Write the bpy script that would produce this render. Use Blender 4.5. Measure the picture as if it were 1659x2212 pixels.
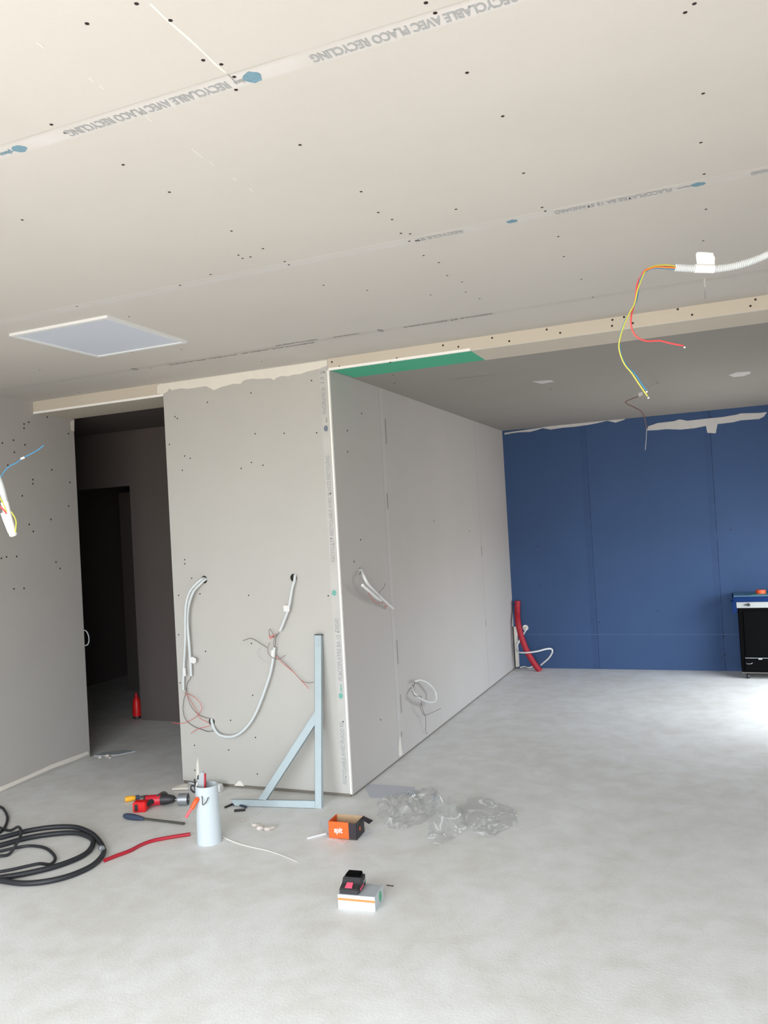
import bpy, bmesh, math, random
from mathutils import Vector, Matrix, noise
random.seed(7)
sc = bpy.context.scene
for o in list(bpy.data.objects): bpy.data.objects.remove(o)
COL = sc.collection
V = Vector

# ------------------------------------------------------------------ camera
FPX, YAW, PITCH, ROLL = 1749.67, 0.3914, 0.0174, -0.0561
CAM = V((2.0132, -4.1643, 1.5269))
_F = V((-math.sin(YAW)*math.cos(PITCH), math.cos(YAW)*math.cos(PITCH), math.sin(PITCH)))
_r = V((math.cos(YAW), math.sin(YAW), 0)); _u = _r.cross(_F)
_R = _r*math.cos(ROLL) + _u*math.sin(ROLL); _U = -_r*math.sin(ROLL) + _u*math.cos(ROLL)
cd = bpy.data.cameras.new('camera'); cam = bpy.data.objects.new('camera', cd); COL.objects.link(cam)
cd.sensor_fit = 'HORIZONTAL'; cd.sensor_width = 36; cd.lens = 36*FPX/1659; cd.clip_start = 0.05
m = Matrix((( _R.x, _U.x, -_F.x, CAM.x), (_R.y, _U.y, -_F.y, CAM.y), (_R.z, _U.z, -_F.z, CAM.z), (0, 0, 0, 1)))
cam.matrix_world = m; sc.camera = cam

def ray(u, v): return _F + _R*((u-829.5)/FPX) - _U*((v-1106)/FPX)
def at(u, v, ax, val):                     # where the sight line through a pixel meets the plane ax = val
    d = ray(u, v); i = 'xyz'.index(ax); return CAM + d*((val-CAM[i])/d[i])
def far(u, v, depth): return CAM + ray(u, v)*depth
def on(u, v, p0, n): d = ray(u, v); return CAM + d*((p0-CAM).dot(n)/d.dot(n))

# ------------------------------------------------------------------ daylight
w = bpy.data.worlds.new('daylight'); sc.world = w; w.use_nodes = True
nt = w.node_tree; nt.nodes.clear()
tc = nt.nodes.new('ShaderNodeTexCoord'); sx = nt.nodes.new('ShaderNodeSeparateXYZ')
rp = nt.nodes.new('ShaderNodeValToRGB'); mr = nt.nodes.new('ShaderNodeMapRange')
bg = nt.nodes.new('ShaderNodeBackground'); wo = nt.nodes.new('ShaderNodeOutputWorld')
mr.inputs['From Min'].default_value = -1; mr.inputs['From Max'].default_value = 1
rp.color_ramp.elements[0].position = 0.47; rp.color_ramp.elements[0].color = (0.50, 0.46, 0.40, 1)
rp.color_ramp.elements[1].position = 0.53; rp.color_ramp.elements[1].color = (0.90, 0.96, 1.0, 1)
SKY = 6.6
bg.inputs['Strength'].default_value = SKY
L = nt.links
L.new(tc.outputs['Generated'], sx.inputs[0]); L.new(sx.outputs['Z'], mr.inputs['Value']); L.new(mr.outputs[0], rp.inputs[0])
L.new(rp.outputs[0], bg.inputs[0]); L.new(bg.outputs[0], wo.inputs[0])

XR = 3.1          # right outer wall
YB = -5.0         # rear wall behind the camera
KW = (1.85, 3.50, 0.0, 1.42)      # kitchen glazed opening in right wall: y0 y1 z0 z1
RW = (-1.0, 2.95, 0.0, 2.35)      # rear glazed opening: x0 x1 z0 z1
def portal(name, loc, rot, sx_, sy_):
    l = bpy.data.lights.new(name, 'AREA'); l.shape = 'RECTANGLE'; l.size = sx_; l.size_y = sy_
    l.cycles.is_portal = True
    o = bpy.data.objects.new(name, l); COL.objects.link(o); o.location = loc; o.rotation_euler = rot
    return o
portal('daylight_opening', (XR+0.12, (KW[0]+KW[1])/2, KW[3]/2), (0, math.pi/2, 0), KW[3], KW[1]-KW[0])
portal('daylight_opening', ((RW[0]+RW[1])/2, YB-0.12, RW[3]/2), (math.pi/2, 0, 0), RW[1]-RW[0], RW[3])

sc.view_settings.view_transform = 'Standard'; sc.view_settings.look = 'None'
sc.view_settings.gamma = 1; sc.view_settings.use_curve_mapping = False
sc.view_settings.exposure = 0.75

# ------------------------------------------------------------------ materials
def lin(c):
    return tuple((x/255/12.92 if x/255 <= 0.04045 else ((x/255+0.055)/1.055)**2.4) for x in c)
def mat(name, rgb, rough=0.7, metal=0.0, noise_amt=0.0, noise_scale=20, spec=None, bump=0.0, bscale=200, srgb=True, sub=0):
    c = lin(rgb) if srgb else rgb
    M = bpy.data.materials.new(name); M.use_nodes = True; t = M.node_tree; b = t.nodes['Principled BSDF']
    b.inputs['Base Color'].default_value = (*c, 1); b.inputs['Roughness'].default_value = rough
    b.inputs['Metallic'].default_value = metal
    if spec is not None: b.inputs['Specular IOR Level'].default_value = spec
    if noise_amt or bump:
        g = t.nodes.new('ShaderNodeNewGeometry')
    if noise_amt:
        n = t.nodes.new('ShaderNodeTexNoise'); n.inputs['Scale'].default_value = noise_scale; n.inputs['Detail'].default_value = 5
        mx = t.nodes.new('ShaderNodeMix'); mx.data_type = 'RGBA'
        mx.inputs[6].default_value = (*[x*(1-noise_amt) for x in c], 1); mx.inputs[7].default_value = (*[min(1, x*(1+noise_amt)) for x in c], 1)
        t.links.new(g.outputs['Position'], n.inputs['Vector']); t.links.new(n.outputs['Fac'], mx.inputs[0]); t.links.new(mx.outputs[2], b.inputs['Base Color'])
    if bump:
        n = t.nodes.new('ShaderNodeTexNoise'); n.inputs['Scale'].default_value = bscale; n.inputs['Detail'].default_value = 3
        bp = t.nodes.new('ShaderNodeBump'); bp.inputs['Strength'].default_value = bump; bp.inputs['Distance'].default_value = 0.002
        t.links.new(g.outputs['Position'], n.inputs['Vector']); t.links.new(n.outputs['Fac'], bp.inputs['Height']); t.links.new(bp.outputs[0], b.inputs['Normal'])
    return M

def board(name, rgb, lines=(), band=None, line_rgb=None, amt=0.05, rough=0.85, band_rgb=None):
    """plasterboard paper: mottled colour, joints between boards at given world coordinates.
    lines: (axis, position, half width, strength)"""
    c = lin(rgb)
    M = bpy.data.materials.new(name); M.use_nodes = True; t = M.node_tree; b = t.nodes['Principled BSDF']
    b.inputs['Roughness'].default_value = rough; b.inputs['Specular IOR Level'].default_value = 0.2
    N = t.nodes.new; LK = t.links.new
    g = N('ShaderNodeNewGeometry'); s = N('ShaderNodeSeparateXYZ'); LK(g.outputs['Position'], s.inputs[0])
    n = N('ShaderNodeTexNoise'); n.inputs['Scale'].default_value = 2.3; n.inputs['Detail'].default_value = 6; n.inputs['Roughness'].default_value = 0.6
    n2 = N('ShaderNodeTexNoise'); n2.inputs['Scale'].default_value = 150; n2.inputs['Detail'].default_value = 2
    LK(g.outputs['Position'], n.inputs['Vector']); LK(g.outputs['Position'], n2.inputs['Vector'])
    ad = N('ShaderNodeMath'); ad.operation = 'ADD'; LK(n.outputs['Fac'], ad.inputs[0])
    ms = N('ShaderNodeMath'); ms.operation = 'MULTIPLY_ADD'; LK(n2.outputs['Fac'], ms.inputs[0]); ms.inputs[1].default_value = 0.5; ms.inputs[2].default_value = -0.25
    LK(ms.outputs[0], ad.inputs[1])
    mx = N('ShaderNodeMix'); mx.data_type = 'RGBA'
    mx.inputs[6].default_value = (*[x*(1-amt) for x in c], 1); mx.inputs[7].default_value = (*[min(1, x*(1+amt)) for x in c], 1)
    LK(ad.outputs[0], mx.inputs[0]); cur = mx.outputs[2]
    for (axn, pos, hw, st, lrgb) in lines:
        d = N('ShaderNodeMath'); d.operation = 'SUBTRACT'; LK(s.outputs[axn.upper()], d.inputs[0]); d.inputs[1].default_value = pos
        a = N('ShaderNodeMath'); a.operation = 'ABSOLUTE'; LK(d.outputs[0], a.inputs[0])
        r = N('ShaderNodeMapRange'); r.inputs['From Min'].default_value = hw*0.6; r.inputs['From Max'].default_value = hw
        r.inputs['To Min'].default_value = st; r.inputs['To Max'].default_value = 0
        LK(a.outputs[0], r.inputs['Value'])
        nn = N('ShaderNodeTexNoise'); nn.inputs['Scale'].default_value = 9; LK(g.outputs['Position'], nn.inputs['Vector'])
        k = N('ShaderNodeMath'); k.operation = 'MULTIPLY'; LK(r.outputs[0], k.inputs[0])
        k2 = N('ShaderNodeMapRange'); k2.inputs['From Min'].default_value = 0.3; k2.inputs['From Max'].default_value = 0.6; k2.inputs['To Min'].default_value = 0.35
        LK(nn.outputs['Fac'], k2.inputs['Value']); LK(k2.outputs[0], k.inputs[1])
        m2 = N('ShaderNodeMix'); m2.data_type = 'RGBA'; LK(k.outputs[0], m2.inputs[0]); LK(cur, m2.inputs[6]); m2.inputs[7].default_value = (*lin(lrgb), 1)
        cur = m2.outputs[2]
    LK(cur, b.inputs['Base Color'])
    bp = N('ShaderNodeBump'); bp.inputs['Strength'].default_value = 0.08; bp.inputs['Distance'].default_value = 0.001
    LK(n2.outputs['Fac'], bp.inputs['Height']); LK(bp.outputs[0], b.inputs['Normal'])
    return M

PAPER = (184, 182, 178)
LT, DK = (214, 210, 204), (120, 116, 112)
YS = (-2.70, -1.578, -0.45)
M_CEIL = board('ceiling_board', (197, 192, 186),
    [('y', YS[0], .003, .22, DK), ('y', YS[1], .0025, .45, (235, 232, 226)), ('y', YS[2], .004, .3, DK),
     ('y', YS[0]+.03, .028, .45, (215, 213, 216)), ('y', YS[1]+.03, .026, .35, (205, 204, 206)), ('y', YS[2]+.02, .03, .25, (170, 165, 160))])
M_FRONT = board('front_board', PAPER, [('x', -0.035, .030, .35, (206, 206, 206))])
M_SIDE = board('side_board', (186, 183, 182), [('y', 0.734, .004, .75, (110, 112, 116)), ('y', 2.0, .003, .0, DK), ('y', 2.984, .006, .5, (120, 120, 126)), ('y', 0.76, .04, .25, (205, 206, 210))])
M_WALL = board('wall_board', (178, 175, 172))
M_HALL_SHADE = board('hall_board_shaded', (98, 90, 88))  # same plasterboard as the walls, base colour darkened to stand in for hall shade
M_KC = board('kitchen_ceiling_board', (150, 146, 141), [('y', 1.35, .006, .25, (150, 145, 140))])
M_BEAM = board('beam_board', (200, 191, 177))
M_BLUE = board('blue_board', (62, 84, 122), [('x', 0.837, .005, .8, (40, 54, 88)), ('x', 1.983, .005, .8, (36, 50, 80)), ('x', 0.80, .03, .35, (50, 68, 104)), ('x', 1.95, .03, .3, (50, 68, 104)), ('z', 0.34, .004, .45, (104, 122, 156))], amt=0.09)
M_GREEN = board('green_board', (84, 176, 142))
M_GYP = mat('gypsum_edge', (232, 228, 220), 0.9, noise_amt=0.04)
M_JOINT = mat('joint_line_paper', (210, 206, 200), 0.9)
M_BEAD = mat('white_bead', (246, 244, 240), 0.6)
M_TRACK = mat('grey_foot', (124, 118, 110), 0.9)
M_PUTTY = mat('joint_compound', (226, 221, 212), 0.85, noise_amt=0.07, noise_scale=12)
M_PUTTYB = mat('joint_compound_grey', (196, 194, 194), 0.85, noise_amt=0.10, noise_scale=14)
M_VOID = mat('cavity_dark', (40, 38, 36), 0.9)
M_INK = mat('printing_ink', (162, 163, 164), 0.8)
M_INKD = mat('printing_ink_dark', (146, 144, 142), 0.8)
M_LOGO = mat('logo_blue', (112, 146, 162), 0.8, noise_amt=0.25, noise_scale=120)
M_LOGOG = mat('logo_green', (112, 172, 160), 0.8, noise_amt=0.25, noise_scale=120)
M_LOGOD = mat('logo_slate', (112, 122, 136), 0.8, noise_amt=0.25, noise_scale=120)
M_SCREW = mat('black_screw', (38, 26, 24), 0.6)
M_HATCH = mat('hatch_panel', (206, 212, 224), 0.5, noise_amt=0.02, noise_scale=4)
M_WHITE = mat('white_plastic', (222, 223, 224), 0.45)
M_COND = mat('grey_conduit', (206, 212, 214), 0.5)
M_CONDW = mat('white_conduit', (188, 192, 194), 0.45)
M_TAPE = mat('white_tape', (222, 222, 222), 0.7)
M_RED = mat('red_conduit', (168, 26, 46), 0.5)
M_REDW = mat('red_wire', (214, 72, 66), 0.5)
M_PINKW = mat('red_wire_bright', (206, 66, 66), 0.45)
M_BLUEW = mat('blue_wire', (40, 118, 160), 0.45)
M_YELW = mat('yellow_green_wire', (176, 172, 66), 0.45)
M_ORW = mat('orange_wire', (206, 118, 36), 0.45)
M_BLKW = mat('dark_wire', (70, 62, 62), 0.6)
M_BRNW = mat('brown_wire', (112, 84, 82), 0.6)
M_BLACK = mat('black_rubber', (34, 36, 42), 0.55)
M_BLK = mat('black_enamel', (5, 5, 6), 0.7, spec=.05)
M_BLKP = mat('black_plastic', (40, 40, 44), 0.5)
M_NAVY = mat('dark_blue_plastic', (54, 66, 90), 0.5)
M_GALV = mat('galvanised_steel', (168, 182, 188), 0.6, metal=0.08, noise_amt=0.08, noise_scale=18)
M_STEEL = mat('dull_steel', (150, 154, 160), 0.4, metal=0.6)
M_DSTEEL = mat('dark_steel', (80, 80, 74), 0.5, metal=0.3)
M_ORANGE = mat('orange_card', (238, 98, 34), 0.7)
M_CARDIN = mat('raw_card', (182, 156, 124), 0.9, noise_amt=0.08, noise_scale=60)
M_BCARD = mat('black_card', (42, 36, 42), 0.6)
M_TOOLR = mat('red_tool_plastic', (196, 28, 48), 0.45)
M_TOOLBR = mat('bright_red_plastic', (222, 30, 34), 0.4)
M_YEL = mat('yellow_plastic', (240, 176, 44), 0.5)
M_ORP = mat('orange_plastic', (244, 92, 40), 0.4)
M_PINKP = mat('pink_red_plastic', (236, 96, 104), 0.4)
M_CARDW = mat('white_card', (192, 202, 208), 0.7)
M_CARDG = mat('grey_card', (168, 174, 180), 0.7)
M_STRIPE = mat('orange_stripe', (228, 132, 70), 0.7)
M_GDOT = mat('green_sticker', (76, 176, 132), 0.6)
M_GLAB = mat('green_label', (20, 150, 96), 0.6)
M_PINK = mat('pink_label', (232, 92, 120), 0.6)
M_PAPER = mat('paper_sheet', (206, 208, 212), 0.8, noise_amt=0.03)
M_PLAST = mat('plaster_crumb', (214, 206, 200), 0.9)
M_TTOP = mat('blue_top', (74, 112, 138), 0.4)
M_TBLUE = mat('deep_blue_edge', (16, 42, 88), 0.8, spec=.1)
M_TGREY = mat('light_grey_panel', (150, 154, 156), 0.4)
M_TEAL = mat('teal_plastic', (32, 92, 100), 0.5)
M_TAPEO = mat('orange_tape', (214, 84, 40), 0.5)

def floor_mat():
    M = bpy.data.materials.new('dusty_concrete'); M.use_nodes = True; t = M.node_tree; b = t.nodes['Principled BSDF']
    N = t.nodes.new; LK = t.links.new
    g = N('ShaderNodeNewGeometry')
    def nz(scale, det, rough=0.6, dist=0.0):
        n = N('ShaderNodeTexNoise'); n.inputs['Scale'].default_value = scale; n.inputs['Detail'].default_value = det; n.inputs['Roughness'].default_value = rough
        n.inputs['Distortion'].default_value = dist; LK(g.outputs['Position'], n.inputs['Vector']); return n
    a, c, f = nz(1.3, 8, .62, .6), nz(7, 6, .6, .3), nz(90, 3)
    r = N('ShaderNodeValToRGB'); e = r.color_ramp.elements
    e[0].position = .30; e[0].color = (*lin((212, 211, 207)), 1); e[1].position = .72; e[1].color = (*lin((231, 233, 235)), 1)
    LK(a.outputs['Fac'], r.inputs[0])
    r2 = N('ShaderNodeValToRGB'); e = r2.color_ramp.elements
    e[0].position = .34; e[0].color = (*lin((202, 198, 191)), 1); e[1].position = .62; e[1].color = (*lin((236, 238, 240)), 1)
    LK(c.outputs['Fac'], r2.inputs[0])
    mx = N('ShaderNodeMix'); mx.data_type = 'RGBA'; mx.inputs[0].default_value = .30; LK(r.outputs[0], mx.inputs[6]); LK(r2.outputs[0], mx.inputs[7])
    # white plaster specks
    v = N('ShaderNodeTexVoronoi'); v.inputs['Scale'].default_value = 16; LK(g.outputs['Position'], v.inputs['Vector'])
    vr = N('ShaderNodeMapRange'); vr.inputs['From Min'].default_value = .05; vr.inputs['From Max'].default_value = .09; vr.inputs['To Min'].default_value = .7; vr.inputs['To Max'].default_value = 0
    LK(v.outputs['Distance'], vr.inputs['Value'])
    sp = nz(3, 2); sr = N('ShaderNodeMapRange'); sr.inputs['From Min'].default_value = .55; sr.inputs['From Max'].default_value = .6; LK(sp.outputs['Fac'], sr.inputs['Value'])
    mm = N('ShaderNodeMath'); mm.operation = 'MULTIPLY'; LK(vr.outputs[0], mm.inputs[0]); LK(sr.outputs[0], mm.inputs[1])
    m2 = N('ShaderNodeMix'); m2.data_type = 'RGBA'; LK(mm.outputs[0], m2.inputs[0]); LK(mx.outputs[2], m2.inputs[6]); m2.inputs[7].default_value = (*lin((222, 220, 214)), 1)
    LK(m2.outputs[2], b.inputs['Base Color'])
    b.inputs['Roughness'].default_value = 0.55; b.inputs['Specular IOR Level'].default_value = 0.45
    bp = N('ShaderNodeBump'); bp.inputs['Strength'].default_value = .25; bp.inputs['Distance'].default_value = .003
    LK(f.outputs['Fac'], bp.inputs['Height']); LK(bp.outputs[0], b.inputs['Normal'])
    return M
M_FLOOR = floor_mat()

def film_mat():
    M = bpy.data.materials.new('clear_film'); M.use_nodes = True; t = M.node_tree; t.nodes.clear()
    N = t.nodes.new; LK = t.links.new
    o = N('ShaderNodeOutputMaterial'); tr = N('ShaderNodeBsdfTransparent'); gl = N('ShaderNodeBsdfGlossy'); di = N('ShaderNodeBsdfDiffuse')
    tr.inputs[0].default_value = (.985, .99, .992, 1); gl.inputs['Roughness'].default_value = .10; di.inputs[0].default_value = (.93, .95, .97, 1)
    m1 = N('ShaderNodeMixShader'); m2 = N('ShaderNodeMixShader'); lw = N('ShaderNodeLayerWeight'); lw.inputs[0].default_value = .38
    nn = N('ShaderNodeTexNoise'); nn.inputs['Scale'].default_value = 5; nn.inputs['Distortion'].default_value = 1.0; nn.inputs['Detail'].default_value = 2
    gg = N('ShaderNodeNewGeometry'); LK(gg.outputs['Position'], nn.inputs['Vector'])
    ab = N('ShaderNodeMath'); ab.operation = 'SUBTRACT'; ab.inputs[1].default_value = .5; LK(nn.outputs['Fac'], ab.inputs[0])
    a2 = N('ShaderNodeMath'); a2.operation = 'ABSOLUTE'; LK(ab.outputs[0], a2.inputs[0])
    mrr = N('ShaderNodeMapRange'); mrr.inputs['From Min'].default_value = .004; mrr.inputs['From Max'].default_value = .03; mrr.inputs['To Min'].default_value = .42; mrr.inputs['To Max'].default_value = .05
    LK(a2.outputs[0], mrr.inputs['Value']); LK(mrr.outputs[0], m1.inputs[0]); LK(tr.outputs[0], m1.inputs[1]); LK(di.outputs[0], m1.inputs[2])
    k = N('ShaderNodeMath'); k.operation = 'MULTIPLY_ADD'; k.inputs[1].default_value = .30; k.inputs[2].default_value = .03; LK(lw.outputs['Fresnel'], k.inputs[0])
    LK(k.outputs[0], m2.inputs[0]); LK(m1.outputs[0], m2.inputs[1]); LK(gl.outputs[0], m2.inputs[2]); LK(m2.outputs[0], o.inputs[0])
    return M
M_FILM = film_mat()

# ------------------------------------------------------------------ mesh helpers
class MB:
    def __init__(s): s.v = []; s.f = []; s.m = []; s.mi = 0; s.smooth = []
    def add(s, vs, fs, smooth=False):
        k = len(s.v); s.v += [tuple(x) for x in vs]
        for f in fs: s.f.append([i+k for i in f]); s.m.append(s.mi); s.smooth.append(smooth)
        return s
    def box(s, a, b):
        (x0, y0, z0), (x1, y1, z1) = a, b
        return s.add([(x0,y0,z0),(x1,y0,z0),(x1,y1,z0),(x0,y1,z0),(x0,y0,z1),(x1,y0,z1),(x1,y1,z1),(x0,y1,z1)],
            [(0,3,2,1),(4,5,6,7),(0,1,5,4),(1,2,6,5),(2,3,7,6),(3,0,4,7)])
    def obox(s, c, ex, ey, ez):            # box by centre and three half-axes
        c, ex, ey, ez = V(c), V(ex), V(ey), V(ez)
        vs = [c+ex*i+ey*j+ez*k for k in (-1,1) for (i,j) in ((-1,-1),(1,-1),(1,1),(-1,1))]
        return s.add(vs, [(0,3,2,1),(4,5,6,7),(0,1,5,4),(1,2,6,5),(2,3,7,6),(3,0,4,7)])
    def prism(s, pts, d):                  # polygon (3D points) extruded by vector d
        d = V(d); n = len(pts); p = [V(q) for q in pts]
        return s.add(p+[q+d for q in p], [list(range(n))[::-1], list(range(n, 2*n))] + [(i, (i+1)%n, n+(i+1)%n, n+i) for i in range(n)])
    def tube(s, pts, r, seg=10, sub=6, closed=False, caps=True):
        P = smooth_path(pts, sub); n = len(P)
        rr = r if callable(r) else (lambda t, i: r)
        T = [(P[min(i+1, n-1)]-P[max(i-1, 0)]).normalized() for i in range(n)]
        up = V((0,0,1)) if abs(T[0].z) < .9 else V((1,0,0))
        a = T[0].cross(up).normalized(); vs = []
        for i in range(n):
            a = (a - T[i]*a.dot(T[i])).normalized(); b = T[i].cross(a)
            R_ = rr(i/(n-1), i)
            for k in range(seg):
                th = 2*math.pi*k/seg; vs.append(P[i]+a*(R_*math.cos(th))+b*(R_*math.sin(th)))
        fs = [(i*seg+k, i*seg+(k+1)%seg, (i+1)*seg+(k+1)%seg, (i+1)*seg+k) for i in range(n-1) for k in range(seg)]
        if caps: fs += [tuple(range(seg))[::-1], tuple(range((n-1)*seg, n*seg))]
        return s.add(vs, fs, True)
    def lathe(s, prof, o=(0,0,0), ax=(0,0,1), seg=28):   # profile of (radius, height)
        o = V(o); ax = V(ax).normalized(); a = ax.orthogonal().normalized(); b = ax.cross(a); vs = []
        for (r, h) in prof:
            for k in range(seg):
                th = 2*math.pi*k/seg; vs.append(o+ax*h+(a*math.cos(th)+b*math.sin(th))*max(r, 1e-5))
        n = len(prof)
        fs = [(i*seg+k, i*seg+(k+1)%seg, (i+1)*seg+(k+1)%seg, (i+1)*seg+k) for i in range(n-1) for k in range(seg)]
        fs += [tuple(range(seg))[::-1], tuple(range((n-1)*seg, n*seg))]
        return s.add(vs, fs, True)
    def build(s, name, mats, parent=None, bevel=0, origin=None):
        me = bpy.data.meshes.new(name)
        og = V(origin) if origin is not None else V((0,0,0))
        if parent is not None and origin is None: og = V(parent.get('_o', (0,0,0)))
        me.from_pydata([tuple(V(q)-og) for q in s.v], [], s.f)
        if not isinstance(mats, (list, tuple)): mats = [mats]
        for M in mats: me.materials.append(M)
        me.polygons.foreach_set('material_index', s.m)
        me.polygons.foreach_set('use_smooth', s.smooth)
        me.update()
        bm = bmesh.new(); bm.from_mesh(me); bmesh.ops.recalc_face_normals(bm, faces=bm.faces)
        if bevel: bmesh.ops.bevel(bm, geom=list(bm.edges), offset=bevel, segments=2, affect='EDGES', clamp_overlap=True)
        bm.to_mesh(me); bm.free()
        if any(s.smooth):
            try: me.set_sharp_from_angle(angle=math.radians(40))
            except Exception: pass
        o = bpy.data.objects.new(name, me); COL.objects.link(o)
        if parent is not None:
            o.parent = parent
            o.location = (0, 0, 0) if origin is None else V(origin) - V(parent.get('_o', (0, 0, 0)))
            if origin is not None: ORIG[o.name] = V(origin)
        else: o.location = og
        o['_o'] = tuple(og)
        return o
ORIG = {}
def smooth_path(pts, sub):
    P = [V(p) for p in pts]
    if len(P) < 3 or sub <= 1:
        if sub <= 1: return P
        return [P[0].lerp(P[1], i/sub) for i in range(sub+1)]
    out = []
    for i in range(len(P)-1):
        p0 = P[i-1] if i else P[0]*2-P[1]; p1 = P[i]; p2 = P[i+1]; p3 = P[i+2] if i+2 < len(P) else P[-1]*2-P[-2]
        for k in range(sub):
            t = k/sub
            out.append(0.5*((2*p1)+(p2-p0)*t+(2*p0-5*p1+4*p2-p3)*t*t+(3*p1-p0-3*p2+p3)*t**3))
    out.append(P[-1]); return out
def empty(name, loc):
    o = bpy.data.objects.new(name, None); COL.objects.link(o); o.location = loc; o.empty_display_size = .05; o['_o'] = tuple(loc); return o
def tag(o, label=None, cat=None, group=None, kind=None):
    if label: o['label'] = label
    if cat: o['category'] = cat
    if group: o['group'] = group
    if kind: o['kind'] = kind
    return o
def struct(o): o['kind'] = 'structure'; return o
def text_mesh(s, origin, xd, yd, width, height, M, parent, name='printed_lettering', off=0.0008, bold=0.03):
    cu = bpy.data.curves.new('t', 'FONT'); cu.body = s; cu.size = 1; cu.offset = bold
    to = bpy.data.objects.new('t', cu); COL.objects.link(to)
    bpy.context.view_layer.update()
    me = bpy.data.meshes.new_from_object(to.evaluated_get(bpy.context.evaluated_depsgraph_get()))
    bpy.data.objects.remove(to)
    xs = [v.co.x for v in me.vertices]; ys = [v.co.y for v in me.vertices]
    x0, x1, y0, y1 = min(xs), max(xs), min(ys), max(ys)
    xd, yd = V(xd).normalized(), V(yd).normalized(); n = xd.cross(yd); og = V(parent.get('_o', (0,0,0))) if parent else V((0,0,0))
    for v in me.vertices:
        v.co = V(origin) + xd*((v.co.x-x0)/(x1-x0)*width) + yd*((v.co.y-y0)/(y1-y0)*height) + n*off - og
    me.materials.clear(); me.materials.append(M)
    o = bpy.data.objects.new(name, me); COL.objects.link(o); o.parent = parent
    return o
def cut_holes(o, holes):       # holes: (centre, axis, radius)
    for c, ax, r in holes:
        cb = MB().lathe([(r, -.05), (r, .05)], c, ax, 24).build('cutter', M_VOID)
        md = o.modifiers.new('hole', 'BOOLEAN'); md.operation = 'DIFFERENCE'; md.solver = 'EXACT'; md.object = cb
        bpy.context.view_layer.update()
        me = bpy.data.meshes.new_from_object(o.evaluated_get(bpy.context.evaluated_depsgraph_get()))
        o.modifiers.clear(); o.data = me; bpy.data.objects.remove(cb)
screw_me = None
def screws(pts, n, parent, r=.004, name='screw'):
    global screw_me
    if screw_me is None:
        t = MB().lathe([(1, 0), (1, .12), (.8, .22), (.35, .22), (.3, .05)], seg=10).build('screw', M_SCREW); screw_me = t.data; bpy.data.objects.remove(t)
    q = V((0,0,1)).rotation_difference(V(n))
    for p in pts:
        o = bpy.data.objects.new(name, screw_me); COL.objects.link(o); o.parent = parent
        o.location = V(p)-V(n)*.0002; o.rotation_mode = 'QUATERNION'; o.rotation_quaternion = q; o.scale = (r, r, r)

# ------------------------------------------------------------------ the setting
H, HK, D, W0, XL, YE, HH = 2.5, 2.4343, 4.0258, -1.1545, -2.2271, 0.3666, 2.4186
YH, HCH = 1.396, 2.463
BT = 0.013
floor = struct(MB().box((-4.4, YB-.2, -.15), (XR+.2, D+1.2, 0)).build('floor', M_FLOOR))
ceiling = struct(MB().box((-2.4, YB-.2, H), (XR+.2, .013, H+.1)).build('ceiling', M_CEIL))
roof = struct(MB().box((-4.5, YB-.2, H+.1), (XR+.2, D+1.3, H+.25)).build('trim_1', M_WALL))
# left wall of the room, ends at the hall opening
wl = struct(MB().box((XL-.072, YB, 0), (XL, YE, H)).build('wall_left', M_WALL))
# right wall with the kitchen opening
b = MB(); b.box((XR, YB, 0), (XR+.1, KW[0], H)); b.box((XR, KW[1], 0), (XR+.1, D+.1, H)); b.box((XR, KW[0], KW[3]), (XR+.1, KW[1], H))
wr = struct(b.build('wall_right', M_WALL))
b = MB(); b.box((-2.4, YB-.1, 0), (RW[0], YB, H)); b.box((RW[1], YB-.1, 0), (XR+.1, YB, H)); b.box((RW[0], YB-.1, RW[3]), (RW[1], YB, H))
wb = struct(b.build('wall_rear', M_WALL))
# partition: front board and side board on a hollow frame, recessed foot
wf = MB(); wf.mi = 0
wf.box((W0, 0, .022), (0, BT, H))
wfo = struct(wf.build('wall_front', [M_FRONT, M_GYP]))
for p in wfo.data.polygons:
    if abs(p.normal.x) > .9 or p.normal.z < -.9: p.material_index = 1
wfo.data.update()
H1, H2, H3 = at(634,1248,'y',0), at(441,1252,'y',0), at(457,1559,'y',0)
cut_holes(wfo, [(H1,(0,1,0),.0235), (H2,(0,1,0),.0235), (H3,(0,1,0),.0235)])
ws = struct(MB().box((-BT, BT, .012), (0, D, H)).build('wall_side', M_SIDE))
S1, S2 = V((0, .285, 1.265)), V((0, 1.07, .395))
cut_holes(ws, [(S1,(1,0,0),.0235), (S2,(1,0,0),.0235)])
struct(MB().box((W0+BT, .04, 0), (-.03, .075, H)).box((W0, BT, .0), (W0+BT, YH, H)).build('trim_2', M_HALL_SHADE))      # inside of the hollow partition, hall side
struct(MB().box((W0+.006, .0135, 0), (-.0135, .034, .022)).box((-.034, .034, 0), (-.003, D, .012)).build('trim_3', M_TRACK))   # floor track
# header over the hall opening
hd = MB().box((XL, 0, HH+.0), (W0, BT, H)); hd.box((XL, BT, HH+.002), (W0, YE, H))
hdo = struct(hd.build('trim_4', [M_BEAM, M_GYP]))
hdo.data.polygons[0].material_index = 1
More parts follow.
